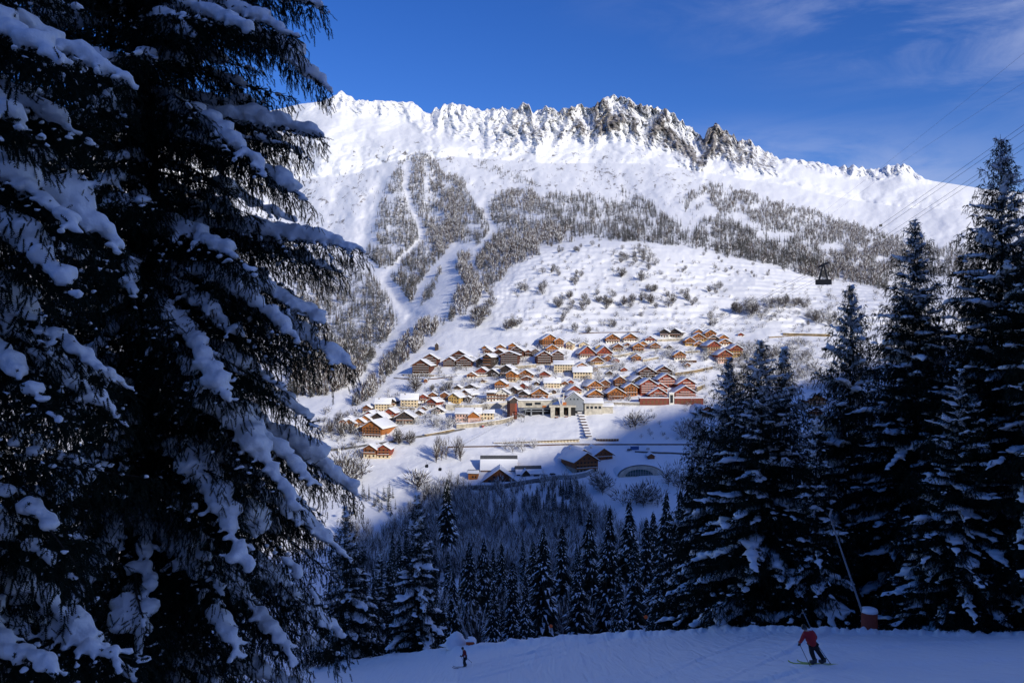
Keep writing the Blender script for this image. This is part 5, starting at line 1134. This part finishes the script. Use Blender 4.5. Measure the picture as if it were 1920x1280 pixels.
# sports hall on the edge of the shadow
Dh = ground([935], [903])[0, 1]; mh = Dh/F
sh = empty('sports_hall', tuple(w3(935, 902, Dh+16))); tag(sh, 'large sports hall with wide snowy roof and dark timber gable, half in shadow', 'hall')
gable_volume(sh, 68*mh, 17, 8.5, 8.6, 1.0, 's', 'b', ox=0, oy=8, eave=True, found=6, rnd=hr_, roofmat=M_slate, bare=.3)
gable_volume(sh, 72*mh, 22, 1.6, 9.6, 1.2, 's', 'b', ox=1.0, oy=-5, found=5, over=1.4, rnd=hr_)
for i in range(5): window(sh, -6+i*3, -16.1, 2.2, 2.0, 1.4)
for i in range(3): window(sh, -3+i*3, -16.1, 5.0, 1.8, 1.4)
MB().box(-9, 9, -16.35, -16.05, 1.55, 1.85).build('fascia', WM['o'], sh)
rx = empty('red_annex', tuple(w3(888, 899, Dh+8)), -.1); tag(rx, 'small orange-red annex with snowy roof at the left end of the sports hall', 'annex')
gable_volume(rx, 6.5, 7, 5.2, 1.6, .6, 's', 'o', eave=True, found=5, rnd=hr_, roofmat=M_slate, bare=.35); window(rx, 0, -3.6, 2, 1.2, 1.2); window(rx, 2, -3.6, 2, 1.0, 1.2)
dwg = empty('dark_wing', tuple(w3(990, 897, Dh+14)), .12); tag(dwg, 'dark slate-roofed wing with snow stripes at the right of the sports hall', 'building')
gable_volume(dwg, 17, 11, 4.6, 4.4, 1.0, 'g', 'd', eave=True, found=5, snow=.25, rnd=hr_, roofmat=M_slate, bare=.45)
gable_volume(dwg, 5.5, 8, 4.2, 3.0, 1.0, 'd', 'd', ox=-2.5, oy=-3.5, found=5, rnd=hr_, roofmat=M_slate)
for k in range(3):
    yy = -5.6 + k*1.8; zz = 4.6+4.4*(1-(5.5-abs(yy+5.5-5.5))/5.5)
for i in range(3): window(dwg, 1+i*2.6, -5.6, 1.4, 1.4, 1.6)
MB().box(4, 12, -9, -6, 0, .4).box(4, 12, -9.2, -8.9, .4, 1.5).build('terrace', WM['g'], dwg)
# swimming hall: an arch of glass in a mound of snow
Da = ground([1200], [892])[0, 1]; ma = Da/F
ar = empty('glass_arch_hall', tuple(w3(1203, 894, Da)), .10); tag(ar, 'low swimming hall with a curved glass arch set into a snow mound', 'hall')
def arc(a, h, n=18, t0=0.0, t1=math.pi): return [(a*math.cos(t0+(t1-t0)*i/n), h*math.sin(t0+(t1-t0)*i/n)) for i in range(n+1)]
A_o, A_i = arc(44*ma, 21*ma), arc(27*ma, 13*ma)
mb = MB(); n = len(A_o)
A_i2 = [(x-4*ma, z+1.6*ma) for x, z in A_i]
for (o1, i1), (o2, i2) in zip(zip(A_o[:-1], A_i2[:-1]), zip(A_o[1:], A_i2[1:])):
    mb.add([(o1[0],0,o1[1]),(o2[0],0,o2[1]),(i2[0],0,i2[1]),(i1[0],0,i1[1]),(o1[0],1.2,o1[1]),(o2[0],1.2,o2[1]),(i2[0],1.2,i2[1]),(i1[0],1.2,i1[1])], [(0,1,2,3),(4,7,6,5),(0,4,5,1),(3,2,6,7)])
mb.build('arch_wall', MC, ar)
gl = MB().prism(A_i2, .5, .7).build('glass_front', mat('pool_glass', (.03,.09,.09), .1, spec=.6), ar)
mu = MB()
for i in range(1, 11):
    x = A_i2[0][0] + (A_i2[-1][0]-A_i2[0][0])*i/11; hz = 1.6*ma + 13*ma*math.sqrt(max(0, 1-((x+4*ma)/(27*ma))**2)); mu.box(x-.12, x+.12, .3, .48, 1.6*ma, hz)
for zz in (3.5, 6.5): 
    hw_ = 27*ma*math.sqrt(1-(zz*ma/ (13*ma)*0.36)**2) if False else 27*ma*math.sqrt(max(0, 1-((zz*.36)/ (13*ma))**2)); mu.box(-4*ma-hw_, -4*ma+hw_, .32, .46, 1.6*ma+zz*.36, 1.6*ma+zz*.36+.2)
mu.build('mullions', WM['z'], gl)
ss_ = MB().box(-44*ma, 10*ma, -.5, 1.4, -6, 1.6*ma-.02).build('plinth', MC, ar)
vs, fs = [], []
for j in range(9):
    y = 1.25 + j*4.2; sc_ = math.cos(min(1, j/8)*1.35)
    for (x, z) in arc(46*ma*(1+.04*j), (21.5*ma)*sc_ + .4): vs.append((x, y, z - (0 if j else .0)))
nn = len(A_o)
for j in range(8):
    for i in range(nn-1): fs.append((j*nn+i, j*nn+i+1, (j+1)*nn+i+1, (j+1)*nn+i))
MB().add(vs, fs).build('snow_mound', M_snow, ar, True)
# red podium under the red residences
Dq = ground([1255], [757])[0, 1] - 2
pd = empty('podium', tuple(w3(1258, 757, Dq))); tag(pd, 'long red garage podium with a glazed lift tower under the red residences', 'podium')
Q = lambda nm, m, x0, x1, y0, y1, dep, oy=0.0, par=None: loc(pbox(MB(), x0, x1, y0, y1, Dq, dep, oy), pd).build(nm, m, par or pd)
M_pod = mat('podium_red', (.20,.055,.038), .8, .2, .5)
Q('wall', M_pod, 1200, 1254, 746.5, 759, 8); Q('wall', M_pod, 1265, 1319, 746.5, 759, 8); Q('tower', WM['w'], 1255, 1264, 737, 760, 6, -.5); Q('tower_glass', M_glass, 1257, 1262, 740, 755, .2, -.8)
Q('snow_cover', M_snow_far, 1199, 1254, 745, 746.4, 9, -.3); Q('snow_cover', M_snow_far, 1265, 1320, 745, 746.4, 9, -.3); Q('snow_cover', M_snow_far, 1254.5, 1264.5, 735.6, 736.9, 7, -.8)
for k in range(6): Q('garage_door', M_frame, 1205+k*8, 1210+k*8, 750.5, 757, .15, -.12)
for k in range(6): Q('garage_door', M_frame, 1269+k*8, 1274+k*8, 750.5, 757, .15, -.12)
# parked cars
def car_proto(col, nm):
    c = empty('parked_car', (0, 0, 0)); mb = MB().prism([(-2.1,.35),(2.1,.35),(2.1,.85),(1.2,.95),(.6,1.42),(-1.1,1.45),(-1.7,1.0),(-2.1,.9)], -.85, .85); mb.build('body', mat(nm, col, .35, spec=.5), c)
    for x in (-1.3, 1.3):
        for y in (-.86, .66):
            MB().tube([(x, y, .33), (x, y+.2, .33)], .33, 10).build('wheel', M_dark, c)
    MB().prism([(-1.25,.98),(.95,.98),(.52,1.36),(-1.0,1.38)], -.865, -.853).prism([(-1.25,.98),(.95,.98),(.52,1.36),(-1.0,1.38)], .853, .865).build('window', M_glass, c)
    MB().box(-1.1, .5, -.75, .75, 1.452, 1.6).build('snow_cap', M_snow_far, c); return c
cars = [car_proto((.03,.035,.05), 'car_dark_paint'), car_proto((.5,.5,.52), 'car_light_paint'), car_proto((.35,.04,.03), 'car_red_paint')]; uc = set()
for k, (px, py, ci, lb_) in enumerate(((1006, 893, 0, 'dark car parked nearest to the dark wing of the sports hall'), (1022, 893, 1, 'pale car parked between two dark ones on the shaded car park'), (1036, 891, 0, 'dark car parked closest to the curved ramp wall'), (1180, 845, 0, 'dark car parked alone above the glass arch'),
        (1215, 843, 1, 'pale car parked beside the blue container'), (742, 824, 1, 'pale car on the road bend above the lone brown chalets'), (905, 801, 2, 'red car parked at the curved stone wall'), (1128, 757, 1, 'pale car on the street right of the station'), (1160, 758, 2, 'red car on the street below the orange-brown chalets'))):
    g = ground([px], [py])[0]; o = cars[ci] if ci not in uc else copy_tree(cars[ci]); uc.add(ci); o.location = (g[0], g[1], g[2]+.3); o.rotation_euler = (0, 0, .3*k); tag(o, lb_, 'car', 'parked cars')
g = ground([1190], [842])[0]; o = empty('container', tuple(g), .1); tag(o, 'blue container standing in the shade above the glass arch', 'container')
MB().box(-3, 3, -1.2, 1.2, -.5, 2.5).build('body', mat('blue_paint', (.03,.10,.30), .5), o); MB().box(-3.02, 3.02, -1.22, 1.22, 2.51, 2.8).build('snow_cap', M_snow_far, o)

wall([(738,709),(775,712),(812,711),(850,707)], .9, M_eave, 'thin dark fence across the snow below the far left residences', th=.1, cap=False, cat='fence', name='fence')
wall([(1085,626),(1125,624),(1165,624),(1200,623)], .9, M_eave, 'thin fence on the snowfield just above the two highest chalets', th=.1, cap=False, cat='fence', name='fence')
wall([(905,760),(945,757)], 1.8, M_wallstone, 'stone wall behind the white timber-framed house')
wall([(1155,712),(1185,706),(1212,700)], 1.7, M_wallstone, 'slanting garden wall below the slanting row of sheds')
wall([(1205,678),(1235,672)], 2.0, M_wallstone, 'stone wall below the bright orange hut')
wall([(1285,662),(1312,660)], 1.8, M_wallstone, 'stone wall under the tower-like orange chalet')
wall([(715,764),(745,766),(778,768)], 1.6, M_wallstone, 'stone wall below the tall cream house of the lower left')
# ---------------------------------------------------------------- cable car, cables, piste furniture, skiers
M_cable = mat('cable_steel', (.05,.05,.055), .6); M_car = mat('car_dark_blue', (.010,.012,.018), .45, spec=.4); M_carw = mat('car_window', (.05,.06,.07), .2, spec=.5)  # near-black blue for cabin, hanger, carriage, rope weights and gondolas
Dc = 320.0; cc = w3(1544, 533, Dc); mc = Dc/F
cab = empty('cable_car', tuple(cc), -.32); tag(cab, 'dark cable car cabin hanging on its tall forked arm above the right of the slope', 'cable car')
bm_ = bmesh.new(); bmesh.ops.create_cube(bm_, size=1.0); bmesh.ops.scale(bm_, vec=(14.2*2*mc, 2.8, 9.6*mc), verts=bm_.verts); bmesh.ops.translate(bm_, vec=(0, 0, 4.3*mc), verts=bm_.verts)
bmesh.ops.bevel(bm_, geom=bm_.edges[:], offset=.18, segments=2, affect='EDGES'); me = bpy.data.meshes.new('body'); bm_.to_mesh(me); bm_.free(); me.materials.append(M_car); link('body', me, cab)
for k in range(6):
    x = -2.35 + k*.94; MB().box(x-.36, x+.36, -1.36, -1.28, .95, 1.62).build('window', M_carw, cab)
MB().box(-2.9, 2.9, -1.34, -1.29, .3, .62).build('stripe', mat('car_stripe', (.03,.05,.10), .5), cab)
zt = 36*mc
hg = MB().tube([(-1.6, 0, 1.83), (-.25, 0, zt)], [.42, .36], 6).tube([(1.5, 0, 1.83), (.25, 0, zt)], [.42, .36], 6)
for k in range(1, 5): hg.tube([(-1.6+1.35*k/5, 0, 1.83+(zt-1.83)*k/5), (1.5-1.25*k/5, 0, 1.83+(zt-1.83)*k/5)], .06, 4)
hg.build('hanger', M_car, cab)
MB().tube([(-1.9, 0, zt-.75), (-.2, 0, zt+.1), (2.3, 0, zt+1.15)], [.25, .5, .3], 6).tube([(0, 0, zt), (.05, 0, zt+3.0)], .14, 5).build('carriage', M_car, cab)
def cable(pts, rad, label, group):
    o = link('cable', MB().tube(pts, rad, 4).mesh('cable', M_cable)); tag(o, label, 'cable', group); return o
hp = Vector(cc) + Vector((0, 0, zt)); up_ = w3(1926, 230, 213); st0 = w3(1046, 742, Dt)
for i, (a, b) in enumerate(((0, 0), (.9, -.5))):
    d = Vector((a*1.6, 0, b)); far_ = hp + (up_-hp)*1.6
    cable([st0+d*.6, st0.lerp(hp, .5)+d-Vector((0,0,2.5)), hp+d, hp.lerp(up_, .5)+d, up_+d, far_+d], .045, ('upper thick cable carrying the dark cable car', 'lower thick cable beside the one carrying the dark cable car')[i], 'cable car ropes')
off = Vector((5.5, 0, -1.2)); 
for i, (a, b) in enumerate(((0, 0), (.9, -.5))):
    d = off + Vector((a*1.6, 0, b)); far_ = hp + (up_-hp)*1.6
    cable([st0+off*.3+d*.4, st0.lerp(hp, .5)+d-Vector((0,0,2.5)), hp+d, hp.lerp(up_, .5)+d, up_+d, far_+d], .045, ('left cable of the empty second track', 'right cable of the empty second track')[i], 'cable car ropes')
for i, (t, dd, lb_) in enumerate(((.37, Vector((0, 0, 0)), 'small dark rope weight, upper left of two on the cables'), (.30, off, 'small dark rope weight, lower right of two on the cables'))):
    p = hp.lerp(up_, t) + dd; o = empty('rope_weight', tuple(p)); tag(o, lb_, 'rope weight', 'rope weights'); MB().box(-.45, .45, -.25, .25, -.55, .2).build('block', M_car, o); MB().tube([(-.5, 0, .05), (.5, 0, .3)], .12, 5).build('clamp', M_car, o)
for i, (pts) in enumerate((((1935, 88, 400), (1790, 205, 500), (1655, 312, 640), (1470, 455, 1150)), ((1935, 145, 400), (1800, 232, 500), (1690, 305, 640), (1500, 445, 1150)))):
    cable([w3(*p) for p in pts], .05, ('upper thin cable high across the right of the sky', 'lower thin cable high across the right of the sky')[i], 'thin high cables')
for i, (x, y, lb_) in enumerate(((800, 874, 'tiny dark gondola in front of the meadow, highest of three'), (825, 880, 'tiny dark gondola right of the highest one'), (783, 897, 'tiny gondola lowest of three over the meadow'))):
    D = 420; o = empty('gondola', tuple(w3(x, y+2, D))); tag(o, lb_, 'gondola', 'gondolas of the small lift'); MB().prism([(-.7,0),(.7,0),(.9,.9),(.6,1.5),(-.6,1.5),(-.9,.9)], -.7, .7).build('cabin', M_car, o); MB().tube([(0,0,1.5),(0,0,2.9)], .06, 5).build('arm', M_car, o)
for i, (dy, lb_) in enumerate(((-7.5, 'thin rope of the gondola lift over the meadow, upper'), (-1, 'thin rope of the gondola lift over the meadow, lower'))):
    cable([w3(726, 905-0*dy, Dp2) if False else w3(726, 918+dy, Dp2), w3(800, 872+dy*.2, 420), w3(985, 770+dy*.3, Dt-6)], .05, lb_, 'gondola ropes')
# snow lances with padded feet
M_padb = mat('orange_pad', (.55,.10,.03), .7, .15, 3)
M_pole = mat('grey_pole', (.22,.23,.25), .5); M_pad = mat('orange_red_pad', (.26,.05,.028), .7, .15, 3)
def on_piste(px, py):
    """point of the piste surface seen at a photo pixel (in front of the banked edge)"""
    ds = np.linspace(3, float(edge_d(px))*1.0, 900); z = piste_z(np.full(900, px), ds); rows = 640 - F*z/ds
    i = np.nonzero(rows <= py)[0]; i = i[0] if len(i) else 899; return Vector(((px-960)/F*ds[i], ds[i], z[i]))
e = float(edge_d(1628)); b = Vector(((1630-960)/F*(e+1.2), e+1.2, piste_z(1630, e)-1.6)); ml = e/F
o = empty('snow_lance', tuple(b)); tag(o, 'leaning grey snow lance in a tall red padded cylinder at the piste edge', 'snow lance')
hcyl = (640-1147)/F*(e+1.2) - b.z
MB().tube([(0,0,-.5),(0,0,hcyl)], .5, 20).build('pad', M_pad, o, True); MB().tube([(0,0,hcyl+.01),(0,0,hcyl+.22),(0,0,hcyl+.3)], [.53,.5,.25], 16).build('snow_cap', M_snow, o, True)
tipv = w3(1556, 968, e+1.2) - b; basev = Vector((-.25, 0, hcyl-.6)); MB().tube([basev, basev.lerp(tipv, .5), tipv], [.075,.06,.045], 8).build('pole', M_pole, o); MB().tube([tipv, tipv+Vector((.05,-.1,.45))], [.09,.06], 8).build('nozzle', M_pole, o)
e2 = float(edge_d(880)); b2 = Vector(((884-960)/F*(e2+1.0), e2+.4, (640-1212)/F*(e2+.4))); m2 = (e2+.4)/F
o = empty('snow_lance', tuple(b2)); tag(o, 'thin leaning snow lance in a low orange padded box left of the centre', 'snow lance')
MB().prism([(-9*m2, -.6), (8.5*m2, -.6), (8.5*m2, 8*m2), (5*m2, 13*m2), (-9*m2, 13*m2)], -.5, .5).build('pad', M_padb, o)
MB().prism([(-9.5*m2, 13*m2+.01), (5*m2, 13*m2+.01), (8.6*m2, 8*m2), (9.6*m2, 9*m2), (6*m2, 14.2*m2), (1*m2, 16*m2), (-5*m2, 15.7*m2), (-9*m2, 14*m2)], -.56, .56).build('snow_cap', M_snow, o, False)
t2 = w3(848, 1118, e2+1) - b2; MB().tube([Vector((-5*m2, 0, 10*m2)), Vector((-5*m2, 0, 10*m2)).lerp(t2, .5), t2], [.09,.075,.05], 7).build('pole', M_pole, o)
mh_ = MB(); vs, fs = [], []
for j in range(9):
    f = j/8
    for k in range(16):
        a = 2*math.pi*k/16; rr_ = 1.5*(1-f)**.8; q_ = 1+.22*math.sin(a*3+j)+.12*math.sin(a*5-j*2); vs.append((rr_*math.cos(a)*q_, rr_*math.sin(a)*.6*q_, -.8 + 1.55*f))
for j in range(8):
    for k in range(16): fs.append((j*16+k, j*16+(k+1) % 16, (j+1)*16+(k+1) % 16, (j+1)*16+k))
o = mh_.add(vs, fs).build('snow_heap', M_snow, None, True); o.location = tuple(b2 + Vector((-1.5, 1.4, .3))); tag(o, 'pointed snow heap beside the orange padded box', 'snow heap')
e3 = float(edge_d(1530)); o = empty('snow_lance', (float((1530-960)/F*(e3+.8)), e3+.8, float(piste_z(1530, e3))-.5)); tag(o, 'short thin leaning pole behind the red skier, partly hidden in the spruces', 'pole')
tv = w3(1504, 1142, e3+.8) - o.location; MB().tube([(0,0,-.4), tv], [.05,.035], 7).build('pole', M_pole, o); MB().tube([(0,0,-.4),(0,0,.35)], .08, 8).build('socket', M_pole, o)
M_disc = mat('orange_disc', (.95,.15,.03), .5)
for i, (x, y, lb_) in enumerate(((1033, 1173, 'round orange piste marker, left one of two before the gorge wood'), (1211, 1156, 'round orange piste marker, right one of two before the gorge wood'))):
    e = float(edge_d(x))+.6; zb = float(piste_z(x, e-.6))-.3; zc = (640-y)/F*e; X = (x-960)/F*e
    o = empty('piste_marker', (X, e, zb)); tag(o, lb_, 'piste marker', 'orange piste markers'); MB().tube([(0, .03, -.4), (0, .03, zc-zb)], .025, 6).build('pole', M_dark, o); MB().tube([(0, -.03, zc-zb), (0, .02, zc-zb)], .155, 20).build('disc', M_disc, o)
# ---- skiers
def skin_body(name, joints, edges, radii, m, parent, root=0):
    me = bpy.data.meshes.new(name); me.from_pydata(joints, edges, []); ob = bpy.data.objects.new(name, me); COL.objects.link(ob)
    ob.modifiers.new('skin', 'SKIN'); sv = me.skin_vertices[0].data
    for i, r_ in enumerate(radii): sv[i].radius = r_ if isinstance(r_, tuple) else (r_, r_); sv[i].use_root = (i == root)
    sb = ob.modifiers.new('sub', 'SUBSURF'); sb.levels = 2; sb.render_levels = 2
    dg = C.evaluated_depsgraph_get(); out = bpy.data.meshes.new_from_object(ob.evaluated_get(dg)); bpy.data.objects.remove(ob); bpy.data.meshes.remove(me)
    out.materials.clear(); out.materials.append(m); out.polygons.foreach_set('use_smooth', np.ones(len(out.polygons), bool)); return link(name, out, parent)
M_skin = mat('skin', (.45,.27,.19), .6); M_red = mat('red_jacket', (.30,.016,.022), .7, .15, 4); M_black = mat('black_trousers', (.010,.011,.014), .8); M_helm = mat('dark_helmet', (.015,.018,.017), .4); M_ski = mat('yellow_green_ski', (.42,.50,.10), .4); M_skid = mat('dark_ski', (.05,.05,.07), .4); M_whitej = mat('white_panel', (.6,.6,.62), .8); M_boot = mat('boot_grey', (.05,.05,.055), .5)
def limb(mb, pts, rad, sides=10): mb.tube(pts, rad, sides); return mb
def skier(px, py, h, pose, face_rz, label, jacket, ski_m, pole_lb, ski_lb, second=None):
    g = on_piste(px, py); root = empty('person', tuple(g), face_rz); tag(root, label, 'person')
    J = {k: Vector(v)*h for k, v in pose.items()}
    order = ['pelvis','waist','chest','neck','head','lsh','lel','lha','rsh','rel','rha','lhip','lkn','lan','ltoe','rhip','rkn','ran','rtoe']
    ix = {k: i for i, k in enumerate(order)}
    ed_ = [('pelvis','waist'),('waist','chest'),('chest','neck'),('neck','head'),('chest','lsh'),('lsh','lel'),('lel','lha'),('chest','rsh'),('rsh','rel'),('rel','rha'),('pelvis','lhip'),('lhip','lkn'),('lkn','lan'),('lan','ltoe'),('pelvis','rhip'),('rhip','rkn'),('rkn','ran'),('ran','rtoe')]
    rad = dict(pelvis=.075,waist=.07,chest=.085,neck=.035,head=.055,lsh=.05,lel=.034,lha=.024,rsh=.05,rel=.034,rha=.024,lhip=.06,lkn=.045,lan=.034,ltoe=.028,rhip=.06,rkn=.045,ran=.034,rtoe=.028)
    skin_body('body', [tuple(J[k]) for k in order], [(ix[a], ix[b]) for a, b in ed_], [rad[k]*h for k in order], M_skin, root)
    jk = ['pelvis','waist','chest','neck','lsh','lel','lha','rsh','rel','rha']; ij = {k: i for i, k in enumerate(jk)}
    ej = [('pelvis','waist'),('waist','chest'),('chest','neck'),('chest','lsh'),('lsh','lel'),('lel','lha'),('chest','rsh'),('rsh','rel'),('rel','rha')]
    JJ = {k: J[k].copy() for k in jk}
    for s_ in 'lr': JJ[s_+'ha'] = J[s_+'el'].lerp(J[s_+'ha'], .88)
    JJ['neck'] = J['chest'].lerp(J['neck'], .9); JJ['pelvis'] = J['waist'].lerp(J['pelvis'], 1.25)
    rj = dict(pelvis=.098,waist=.094,chest=.105,neck=.052,lsh=.066,lel=.048,lha=.034,rsh=.066,rel=.048,rha=.034)
    skin_body('jacket', [tuple(JJ[k]) for k in jk], [(ij[a], ij[b]) for a, b in ej], [(rj[k]*h*(1.25 if k in ('waist','chest','pelvis') else 1), rj[k]*h) for k in jk], jacket, root)
    tk = ['pelvis','lhip','lkn','lan','rhip','rkn','ran']; it = {k: i for i, k in enumerate(tk)}; et = [('pelvis','lhip'),('lhip','lkn'),('lkn','lan'),('pelvis','rhip'),('rhip','rkn'),('rkn','ran')]
    rt_ = dict(pelvis=.088,lhip=.074,lkn=.058,lan=.05,rhip=.074,rkn=.058,ran=.05)
    skin_body('trousers', [tuple(J[k]) for k in tk], [(it[a], it[b]) for a, b in et], [rt_[k]*h for k in tk], M_black, root)
    hd = J['head']; V0, T0 = ICO2; hv = V0*np.array([.066, .075, .072])*h + np.array(hd) + np.array([0, .006*h, .012*h]); keep_ = [t for t in T0 if V0[t].mean(0)[2] > -.35 or V0[t].mean(0)[1] > .25]
    link('helmet', mesh_np('helmet', hv, [np.array(keep_)], M_helm, smooth=True), root)
    gv = MB(); fdir = (J['head'] - J['neck']).normalized()
    MB().box(-.045*h, .045*h, -.078*h, -.055*h, -.012*h, .018*h, Matrix.Translation(hd)).build('goggles', M_carw, root); MB().box(-.008*h, .008*h, -.072*h, -.05*h, -.032*h, -.008*h, Matrix.Translation(hd)).build('nose', M_skin, root)
    for s_ in 'lr':
        # gloves: palm with five fingers closed round the grip
        ha = J[s_+'ha']; gd = (J[s_+'ha']-J[s_+'el']).normalized(); sd = Vector((1, 0, 0)) if abs(gd.x) < .8 else Vector((0, 1, 0)); mbg = MB(); c0 = ha
        mbg.tube([ha-gd*.02*h, ha+gd*.02*h, ha+gd*.04*h], [.022*h, .027*h, .02*h], 8)
        for f_ in range(4):
            o_ = sd*(f_-1.5)*.012*h; l_ = (.026, .031, .03, .023)[f_]*h; a_ = ha+gd*.036*h+o_; b_ = a_+gd*l_*.6-Vector((0, .012*h, 0)); mbg.tube([a_, b_, b_-gd*l_*.4-Vector((0, .012*h, 0))], [.0075*h, .007*h, .006*h], 6)
        th_ = ha+sd*.024*h*(1 if s_ == 'l' else -1); mbg.tube([th_, th_+gd*.022*h+sd*.008*h-Vector((0,.01*h,0)), th_+gd*.034*h-Vector((0,.022*h,0))], [.009*h, .008*h, .006*h], 6)
        mbg.build('glove', M_helm, root, True)
        an, to = J[s_+'an'], J[s_+'toe']; MB().tube([an+Vector((0,0,.06*h)), an, (an+to)/2+Vector((0,0,-.012*h)), to], [.047*h, .05*h, .046*h, .032*h], 8).build('boot', M_boot, root, True)
    sl_ = float((piste_z(px, g.y+1)-piste_z(px, g.y-1))/2)
    MW = Matrix.Translation(g) @ Matrix.Rotation(face_rz, 4, 'Z')
    for k_, s_ in enumerate('lr'):
        an, to = J[s_+'an'], J[s_+'toe']; d = Vector((to.x-an.x, to.y-an.y, 0)).normalized(); c = (an+to)/2; zz = min(an.z, to.z)-.058*h
        pts = [c - d*.42*h, c + d*.40*h, c + d*.52*h]; sd = Vector((-d.y, d.x, 0))*.026*h; so = empty('ski', tuple(MW @ Vector((c.x, c.y, zz)))); so.rotation_euler = (0, 0, face_rz); tag(so, ski_lb[k_], 'ski', 'skis')
        mb = MB(); vs = []
        for p_, zu in zip([c-d*.45*h, c+d*.42*h, c+d*.50*h, c+d*.55*h], (0, 0, .02*h, .055*h)):
            q = p_-c; zu = zu + sl_*q.y; vs += [(q.x-sd.x, q.y-sd.y, zu), (q.x+sd.x, q.y+sd.y, zu), (q.x+sd.x, q.y+sd.y, zu+.012*h), (q.x-sd.x, q.y-sd.y, zu+.012*h)]
        fs = [(0,1,2,3),(15,14,13,12)]
        for i_ in range(3):
            for m_ in range(4): fs.append((i_*4+m_, i_*4+(m_+1)%4, (i_+1)*4+(m_+1)%4, (i_+1)*4+m_))
        mb.add(vs, fs).build('blade', ski_m, so); MB().box(-.03*h, .03*h, -.04*h, .04*h, .013*h, .035*h).build('binding', M_boot, so)
        ha = J[s_+'ha']; tip = J[s_+'pole']; po = empty('ski_pole', tuple(MW @ ha)); po.rotation_euler = (0, 0, face_rz); tag(po, pole_lb[k_], 'ski pole', 'ski poles')
        v = tip-ha; MB().tube([(0,0,0), v], .0055*h+.003, 6).build('shaft', M_boot, po); MB().tube([-v.normalized()*.06*h, v.normalized()*.05*h], .011*h, 8).build('grip', M_helm, po); MB().tube([v*.94, v*.945], .028*h, 10).build('basket', M_helm, po)
    return root, J
# near skier, seen from behind, leaning to the left in a turn (x right, y away, z up; lengths as shares of his height)
p1 = dict(pelvis=(-.03,.02,.47), waist=(-.075,.0,.56), chest=(-.135,-.01,.70), neck=(-.185,.02,.795), head=(-.225,.04,.865), lsh=(-.235,-.01,.745), lel=(-.275,.04,.60), lha=(-.315,.10,.47), rsh=(-.035,-.0,.755), rel=(.055,.06,.63), rha=(.05,.15,.53),
     lhip=(-.07,.02,.44), lkn=(-.025,.10,.26), lan=(.03,.03,.085), ltoe=(.0,.14,.055), rhip=(.02,.02,.45), rkn=(.125,.10,.29), ran=(.245,.03,.10), rtoe=(.215,.14,.065), lpole=(-.115,-.10,-.02), rpole=(.37,-.05,.04))
# skis point away and to the left
for k in ('ltoe', 'rtoe'):
    a = p1[k[0]+'an']; p1[k] = (a[0]-.11, a[1]+.065, a[2]-.03)
ra_, Ja = skier(1527, 1247, 1.72*1.06, p1, 0.0, 'skier in a red jacket and black trousers leaning into a turn, seen from behind', M_red, M_ski, ('ski pole in the left hand of the skier leaning in a turn', 'ski pole trailing right of the skier leaning in a turn'), ('yellow-green ski under the left boot of the leaning skier', 'yellow-green ski under the right boot of the leaning skier'))
# far skier, side on, gliding to the left
p2 = dict(pelvis=(.03,0,.50), waist=(.02,0,.60), chest=(-.01,0,.74), neck=(-.06,0,.83), head=(-.09,-.0,.905), lsh=(-.01,-.10,.76), lel=(-.03,-.15,.62), lha=(-.16,-.13,.60), rsh=(-.01,.10,.76), rel=(.03,.15,.62), rha=(-.08,.15,.56),
     lhip=(.03,-.06,.48), lkn=(-.03,-.07,.27), lan=(.03,-.07,.085), ltoe=(-.09,-.07,.055), rhip=(.03,.06,.48), rkn=(-.01,.07,.27), ran=(.06,.07,.085), rtoe=(-.06,.07,.055), lpole=(.14,-.22,.04), rpole=(.34,.18,.17))
rb_, Jb = skier(871, 1251, 1.75, p2, .0, 'small skier in a dark red and white jacket gliding left below the orange box', mat('dark_red_jacket', (.16,.014,.02), .7, .2, 4), M_skid, ('ski pole in the near hand of the small gliding skier', 'ski pole in the far hand of the small gliding skier'), ('dark ski on the near side of the small gliding skier', 'dark ski on the far side of the small gliding skier'))
hq = 1.75; MB().tube([Vector((-.02,-.112,.70))*hq, Vector((.0,-.118,.62))*hq, Vector((.02,-.112,.55))*hq], [.02, .06, .05], 8).build('jacket_panel', M_whitej, rb_)
